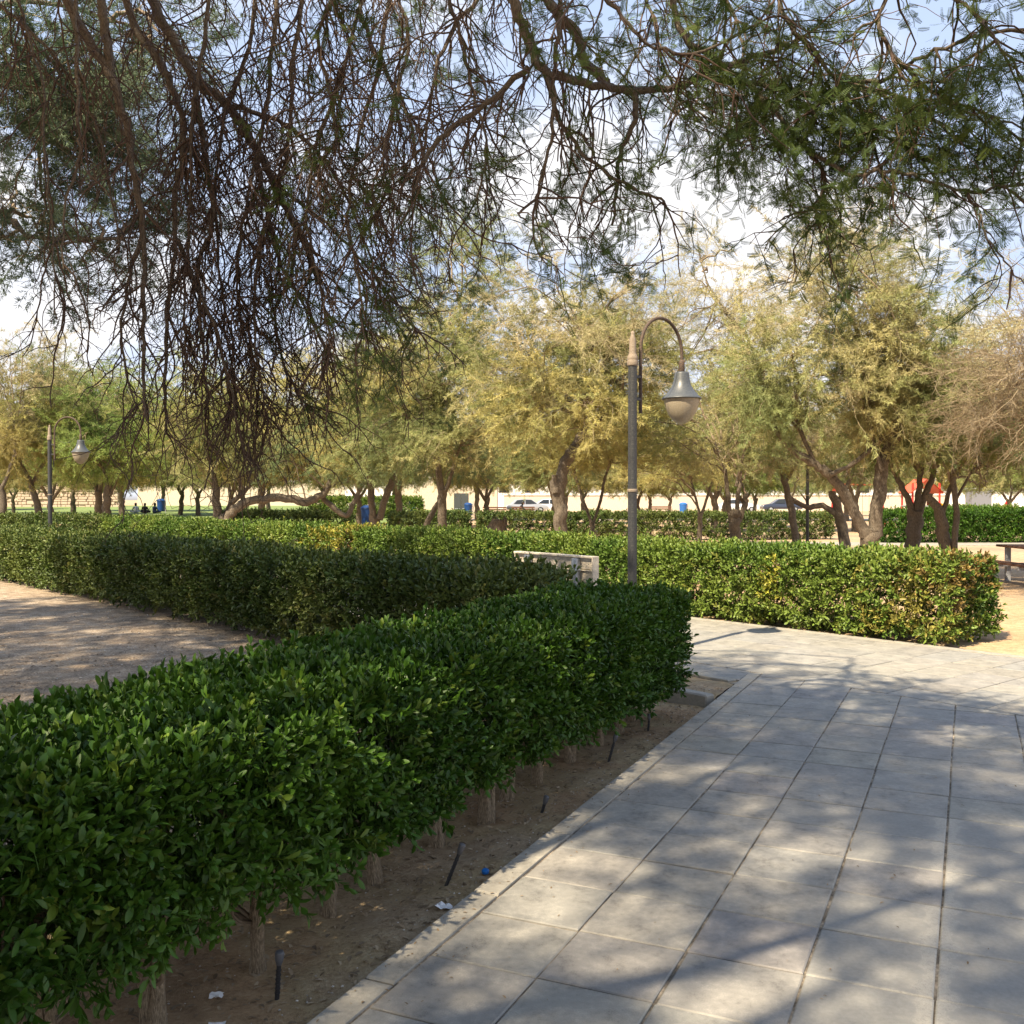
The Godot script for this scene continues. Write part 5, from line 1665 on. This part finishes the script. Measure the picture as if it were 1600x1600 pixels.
func litter() -> void:
	rng.seed = 808
	var g := Geo.new()
	g.leaf(Vector3.ZERO, Vector3(0, 0.1, 1), Vector3.UP, 0.035, 0.014, Color.WHITE, 0.3)
	var lm := g.mesh(M.pebble)
	var xf := []
	var cols := []
	for k in 5200:
		var p := ST(rr(-3.2, -1.86), rr(0.5, 8.4))
		if n_of(p) > 6.2 and n_of(p) < 6.45: continue
		p.y = bed_height(p) + rr(0.004, 0.014)
		xf.append(Transform3D(Basis(rv(), rr(0, 0.5)) * Basis(Vector3.UP, rng.randf() * TAU) * Basis.from_scale(Vector3.ONE * rr(0.3, 1.25)), p))
		cols.append(Color(0.20, 0.13, 0.07).lerp(Color(0.36, 0.28, 0.18), rng.randf()) * rr(0.5, 1.2))
	for k in 420:
		var p := ST(rr(-1.82, 1.2) if k < 200 else -1.82 + absf(rng.randfn(0.0, 0.14)), rr(2.2, 8.6), 0.005)
		if n_of(p) > 7.4: continue
		xf.append(Transform3D(Basis(Vector3.UP, rng.randf() * TAU) * Basis.from_scale(Vector3.ONE * rr(0.2, 0.6)), p))
		cols.append(Color(0.22, 0.15, 0.08) * rr(0.5, 1.4))
	for k in 2500:
		var p := ST(rr(-10.0, -3.3), rr(2.0, 14.0), -0.045)
		if n_of(p) > 6.9: continue
		xf.append(Transform3D(Basis(rv(), rr(0, 0.6)) * Basis(Vector3.UP, rng.randf() * TAU) * Basis.from_scale(Vector3.ONE * rr(0.6, 1.8)), p))
		cols.append(Color(0.22, 0.15, 0.09).lerp(Color(0.12, 0.09, 0.06), rng.randf()) * rr(0.6, 1.2))
	var o := scatter("leaf_litter", lm, xf, cols, self)
	tag(o, "dry fallen leaves scattered over soil, gravel and paving", "leaf litter")
	g = Geo.new()
	var ico := []
	for k in 6: ico.append([Vector3.UP, Vector3.DOWN, Vector3.LEFT, Vector3.RIGHT, Vector3.FORWARD, Vector3.BACK][k] * rr(0.8, 1.2))
	for a in [0, 1]:
		for b in [[2, 4], [4, 3], [3, 5], [5, 2]]: g.face([ico[a], ico[b[0]], ico[b[1]]], ico[a] + ico[b[0]] + ico[b[1]])
	var pm := g.mesh(M.pebble)
	xf = []
	cols = []
	for k in 5200:
		var near := k < 1500
		var p := ST(rr(-3.2, -1.86), rr(0.5, 8.4)) if near else ST(rr(-12.0, -3.2), rr(2.0, 15.0))
		p.y = bed_height(p) if near else -0.05
		if not near and n_of(p) > 6.9: continue
		var s := rr(0.002, 0.006) if near else rr(0.005, 0.014)
		xf.append(Transform3D(Basis(Vector3.UP, rng.randf() * TAU) * Basis.from_scale(Vector3(s, s * 0.6, s * rr(0.7, 1.3))), p + Vector3.UP * 0.006))
		cols.append(Color(0.42, 0.35, 0.27).lerp(Color(0.62, 0.58, 0.52), rng.randf()) * rr(0.5, 1.15))
	o = scatter("pebbles", pm, xf, cols, self)
	tag(o, "small loose stones on the soil bed and gravel", "pebbles")

func flat(called: String, x0: float, x1: float, f0: float, f1: float, y: float, m: Material, tint := Color.WHITE) -> void:
	var g := Geo.new()
	g.slab(PackedVector2Array([Vector2(x0, -f0), Vector2(x1, -f0), Vector2(x1, -f1), Vector2(x0, -f1)]), y, 0.05, 0.001, tint)
	structure(called, g, m)

func make_sky() -> PanoramaSkyMaterial:
	var w := 1024
	var h := 512
	var img := Image.create(w, h, false, Image.FORMAT_RGBF)
	var a := noise(1.9, 12, 5)
	var b := noise(0.9, 19, 3)
	for y in h:
		var el := (0.5 - (y + 0.5) / h) * PI
		for x in w:
			var c := Color(0.36, 0.30, 0.23)
			if el > -0.02:
				var az := (float(x) / w) * TAU
				var d := Vector3(cos(el) * sin(az), sin(el), cos(el) * cos(az))
				var k := 1.0 / (maxf(d.y, 0.0) + 0.28)
				var n := a.get_noise_3d(d.x * k, d.z * k, 3.0) * 0.9 + b.get_noise_3d(d.x * k, d.z * k, 8.0) * 0.8
				var cover := smoothstep(-0.26, 0.30, n + 0.06 - 0.34 * smoothstep(0.2, 0.5, d.y))
				var blue := Color(0.50, 0.60, 0.80).lerp(Color(0.32, 0.44, 0.69), smoothstep(0.1, 0.9, d.y))
				var cloud := Color(0.90, 0.885, 0.885) * (0.93 + 0.16 * a.get_noise_3d(d.x * k * 2.0, d.z * k * 2.0, 20.0))
				c = blue.lerp(cloud, cover * 0.93)
				c = c.lerp(Color(0.83, 0.83, 0.87), smoothstep(0.22, 0.0, d.y) * 0.6)
			img.set_pixel(x, y, c)
	var m := PanoramaSkyMaterial.new()
	m.panorama = ImageTexture.create_from_image(img)
	return m

func _ready() -> void:
	# camera, sky, sun, exposure
	var cam := Camera3D.new()
	cam.name = "camera"
	cam.fov = rad_to_deg(2.0 * atan(800.0 / FOCAL))
	cam.position = Vector3(0, EYE, 0)
	cam.rotation.x = -atan((800.0 - HORIZON) / FOCAL)
	cam.near = 0.05
	cam.far = 1500.0
	add_child(cam)
	cam.current = true
	var env := Environment.new()
	env.background_mode = Environment.BG_SKY
	env.sky = Sky.new()
	env.sky.sky_material = make_sky()
	env.background_energy_multiplier = 0.58
	env.tonemap_mode = Environment.TONE_MAPPER_LINEAR
	env.tonemap_exposure = 2.5
	env.sdfgi_enabled = true
	env.ssao_enabled = true
	env.ssil_enabled = true
	var we := WorldEnvironment.new()
	we.environment = env
	add_child(we)
	var sun := DirectionalLight3D.new()
	sun.name = "sun"
	sun.light_energy = 1.6
	sun.light_color = Color(1.0, 0.93, 0.81)
	sun.light_angular_distance = 0.7
	sun.shadow_enabled = true
	add_child(sun)
	sun.look_at_from_position(Vector3.ZERO, Vector3(0.49, -1.0, -0.64))
	# shared shapes and surfaces
	make_materials()
	make_sprigs()
	make_sprays()
	make_feathers()
	print("shapes ready ", Time.get_ticks_msec())
	# setting
	make_ground()
	paving()
	sheet("soil_bed", -3.35, -1.822, -1.0, 8.9, 0.05, bed_height, M.soil, Color(1.12, 0.99, 0.85), 71, 0.22)
	sheet("gravel", -24.0, -3.30, -1.0, 24.0, 0.12, func(p: Vector3) -> float: return -0.05 if n_of(p) < 6.7 else -0.2, M.gravel, Color(1.0, 0.97, 0.93), 75, 0.22)
	flat("far_path", -30.0, 40.0, 33.8, 36.2, -0.004, M.kerb)
	flat("side_path", -2.4, -1.4, 36.3, 60.0, 0.0, M.side_path, Color(1.1, 0.85, 0.72))
	flat("far_walk", -3.0, 60.0, 72.0, 78.0, 0.0, M.kerb)
	var lg := Geo.new()
	lg.face([W(-90, 62, lawn_y(62)), W(-4, 62, lawn_y(62)), W(-4, 118, lawn_y(118)), W(-90, 118, lawn_y(118))], Vector3.UP)
	structure("lawn", lg, M.lawn)
	print("ground ready ", Time.get_ticks_msec())
	# hedges
	var deep := [Color(0.034, 0.085, 0.009), Color(0.06, 0.13, 0.014), Color(0.13, 0.195, 0.026)]
	var fresh := [Color(0.085, 0.15, 0.026), Color(0.15, 0.21, 0.04), Color(0.235, 0.25, 0.06)]
	var olive := [Color(0.075, 0.115, 0.03), Color(0.12, 0.155, 0.042), Color(0.18, 0.18, 0.06)]
	var cn := func(k: float, m: float) -> Array:
		var p := CN(k, m)
		return [p.x, -p.z]
	var st := func(s: float, t: float) -> Array:
		var p := ST(s, t)
		return [p.x, -p.z]
	hedge("hedge", "dark green clipped hedge on bare stems beside the paved path", [st.call(-2.5, 0.9), st.call(-2.5, 7.62)], 1.0, 0.36, 0.85, 1150.0, 0.84, deep, 201, "", 0.021, 0.2, [], 0.022, 0.14)
	hedge("hedge", "long dusty green hedge along the gravel, half in tree shade", [cn.call(-29.0, 4.95), cn.call(-15.0, 5.6), cn.call(-6.7, 5.78)], 1.15, 0.08, 0.87, 330.0, 1.25, olive, 202)
	hedge("hedge", "sunlit bright green hedge with browning end along the cross path", [cn.call(-17.4, 11.0), cn.call(-5.2, 10.98)], 1.2, 0.08, 0.9, 420.0, 1.15, fresh, 203, "", 0.0, 0.0, [[CN(-5.2, 10.8, 0.75), 0.6, Color(0.24, 0.17, 0.06)], [CN(-5.6, 10.4, 0.55), 0.7, Color(0.22, 0.2, 0.05)], [CN(-7.4, 10.4, 0.6), 0.3, Color(0.3, 0.3, 0.05)]], 0.045)
	hedge("hedge", "bright green hedge behind the dusty one, yellow where it ends", [cn.call(-33.0, 11.0), cn.call(-17.9, 11.0)], 1.2, 0.08, 0.9, 200.0, 1.4, fresh, 204, "", 0.0, 0.0, [[CN(-18.2, 11.0, 0.8), 1.9, Color(0.27, 0.255, 0.05)], [CN(-17.9, 10.8, 0.5), 0.5, Color(0.25, 0.17, 0.09)]])
	hedge("hedge", "pale green hedge around the farther lamp post", [[-21.0, 36.0], [-12.8, 32.6]], 1.2, 0.05, 0.9, 110.0, 1.8, olive, 205)
	print("near hedges ", Time.get_ticks_msec())
	hedge("hedge", "long level hedge across the park behind the slim trunks", [[-1.25, 38.6], [12.4, 39.0]], 1.1, 0.1, 0.95, 130.0, 1.7, olive, 206)
	hedge("hedge", "short hedge between two gaps, far across the park", [[-4.7, 38.8], [-1.75, 38.7]], 1.1, 0.1, 0.95, 130.0, 1.7, olive, 207)
	hedge("hedge", "shaded low hedge under the level limb", [[-12.6, 43.5], [-6.9, 42.5]], 1.1, 0.1, 0.95, 120.0, 1.8, olive, 208)
	hedge("hedge", "dark tall hedge before the playground", [[13.3, 36.2], [21.5, 36.4]], 1.2, 0.05, 1.06, 150.0, 1.8, deep, 209)
	hedge("hedge", "light green hedge on the lawn far behind the level limb", [[-14.5, 72.0], [-6.6, 72.0]], 1.4, 0.05, 1.5, 60.0, 2.6, fresh, 210)
	for k in 3: hedge("round_bush", "clipped round bush behind the dark hedge", [[19.2 + k * 1.75, 43.5], [20.3 + k * 1.75, 43.5]], 1.2, 0.05, 1.12, 120.0, 2.0, fresh, 211 + k, "round bushes behind the dark hedge")
	print("hedges ready ", Time.get_ticks_msec())
	park_trees()
	print("trees ready ", Time.get_ticks_msec())
	shade_tree()
	print("shade tree ready ", Time.get_ticks_msec())
	# objects
	lamp(W(1.19, 9.85), Vector2(0.768, -0.64), "grey gooseneck lamp with frosted globe and rusty arm beside the bench")
	lamp(W(-10.43, 22.5), Vector2(1.0, 0.1), "gooseneck lamp rising behind the dusty hedge")
	lamp(W(8.6, 29.0), Vector2(0.6, 0.8), "thin lamp post standing among the far trunks")
	bench()
	picnic_table()
	stump()
	far_things()
	stake(-0.772, 3.25, 0.15, Vector3(0.06, 0, 0), "black irrigation stake nearest the forked pale hedge stem")
	stake(-0.278, 4.21, 0.175, Vector3(0.40, 0, 0), "long black irrigation stake leaning over beside the blue cap")
	stake(0.16, 5.22, 0.07, Vector3(0.3, 0, 0), "short irrigation stake barely standing out of the soil")
	stake(0.60, 6.18, 0.165, Vector3(0.28, 0, 0), "slanting black irrigation stake midway along the bed")
	stake(0.97, 7.08, 0.11, Vector3(0.08, 0, 0), "small upright irrigation stake near the raised kerb")
	scrap("paper_scrap", "crumpled white paper scrap lying on the soil by the first stake", "litter", -0.985, 3.3, 0.045, M.paper, 61)
	scrap("plastic_scrap", "pale grey plastic scrap lying on the soil below the hedge", "litter", -0.92, 3.07, 0.05, M.paper, 62)
	scrap("wrapper", "torn whitish wrapper at the edge of the path stones", "litter", -0.27, 3.93, 0.06, M.paper, 63)
	var g := Geo.new()
	g.lathe([Vector2(0.016, 0.0), Vector2(0.017, 0.01), Vector2(0.014, 0.014), Vector2(0.0, 0.014)], 16)
	var cap := part("bottle_cap", g, M.cap_blue, self)
	var cp := W(-0.116, 4.31)
	cap.position = cp + Vector3.UP * (bed_height(cp) + 0.006)
	cap.rotation.x = 0.2
	tag(cap, "blue bottle cap lying on the soil", "bottle cap")
	var fl := thing("garden_floodlight", W(-2.02, 11.3, -0.06), "small blue-grey floodlight at the foot of the dusty hedge", "light")
	g = Geo.new()
	g.box(Vector3(0.10, 0.11, 0.07), Transform3D(Basis(Vector3.RIGHT, 0.25), Vector3(0, 0.16, 0)), 0.015)
	part("housing", g, M.valve, fl)
	g = Geo.new()
	g.tube(PackedVector3Array([Vector3(0, -0.05, 0), Vector3(0, 0.12, 0)]), radii([0.018, 0.018], 2), 8)
	part("stand", g, M.valve, fl)
	litter()
	print("done ", Time.get_ticks_msec())
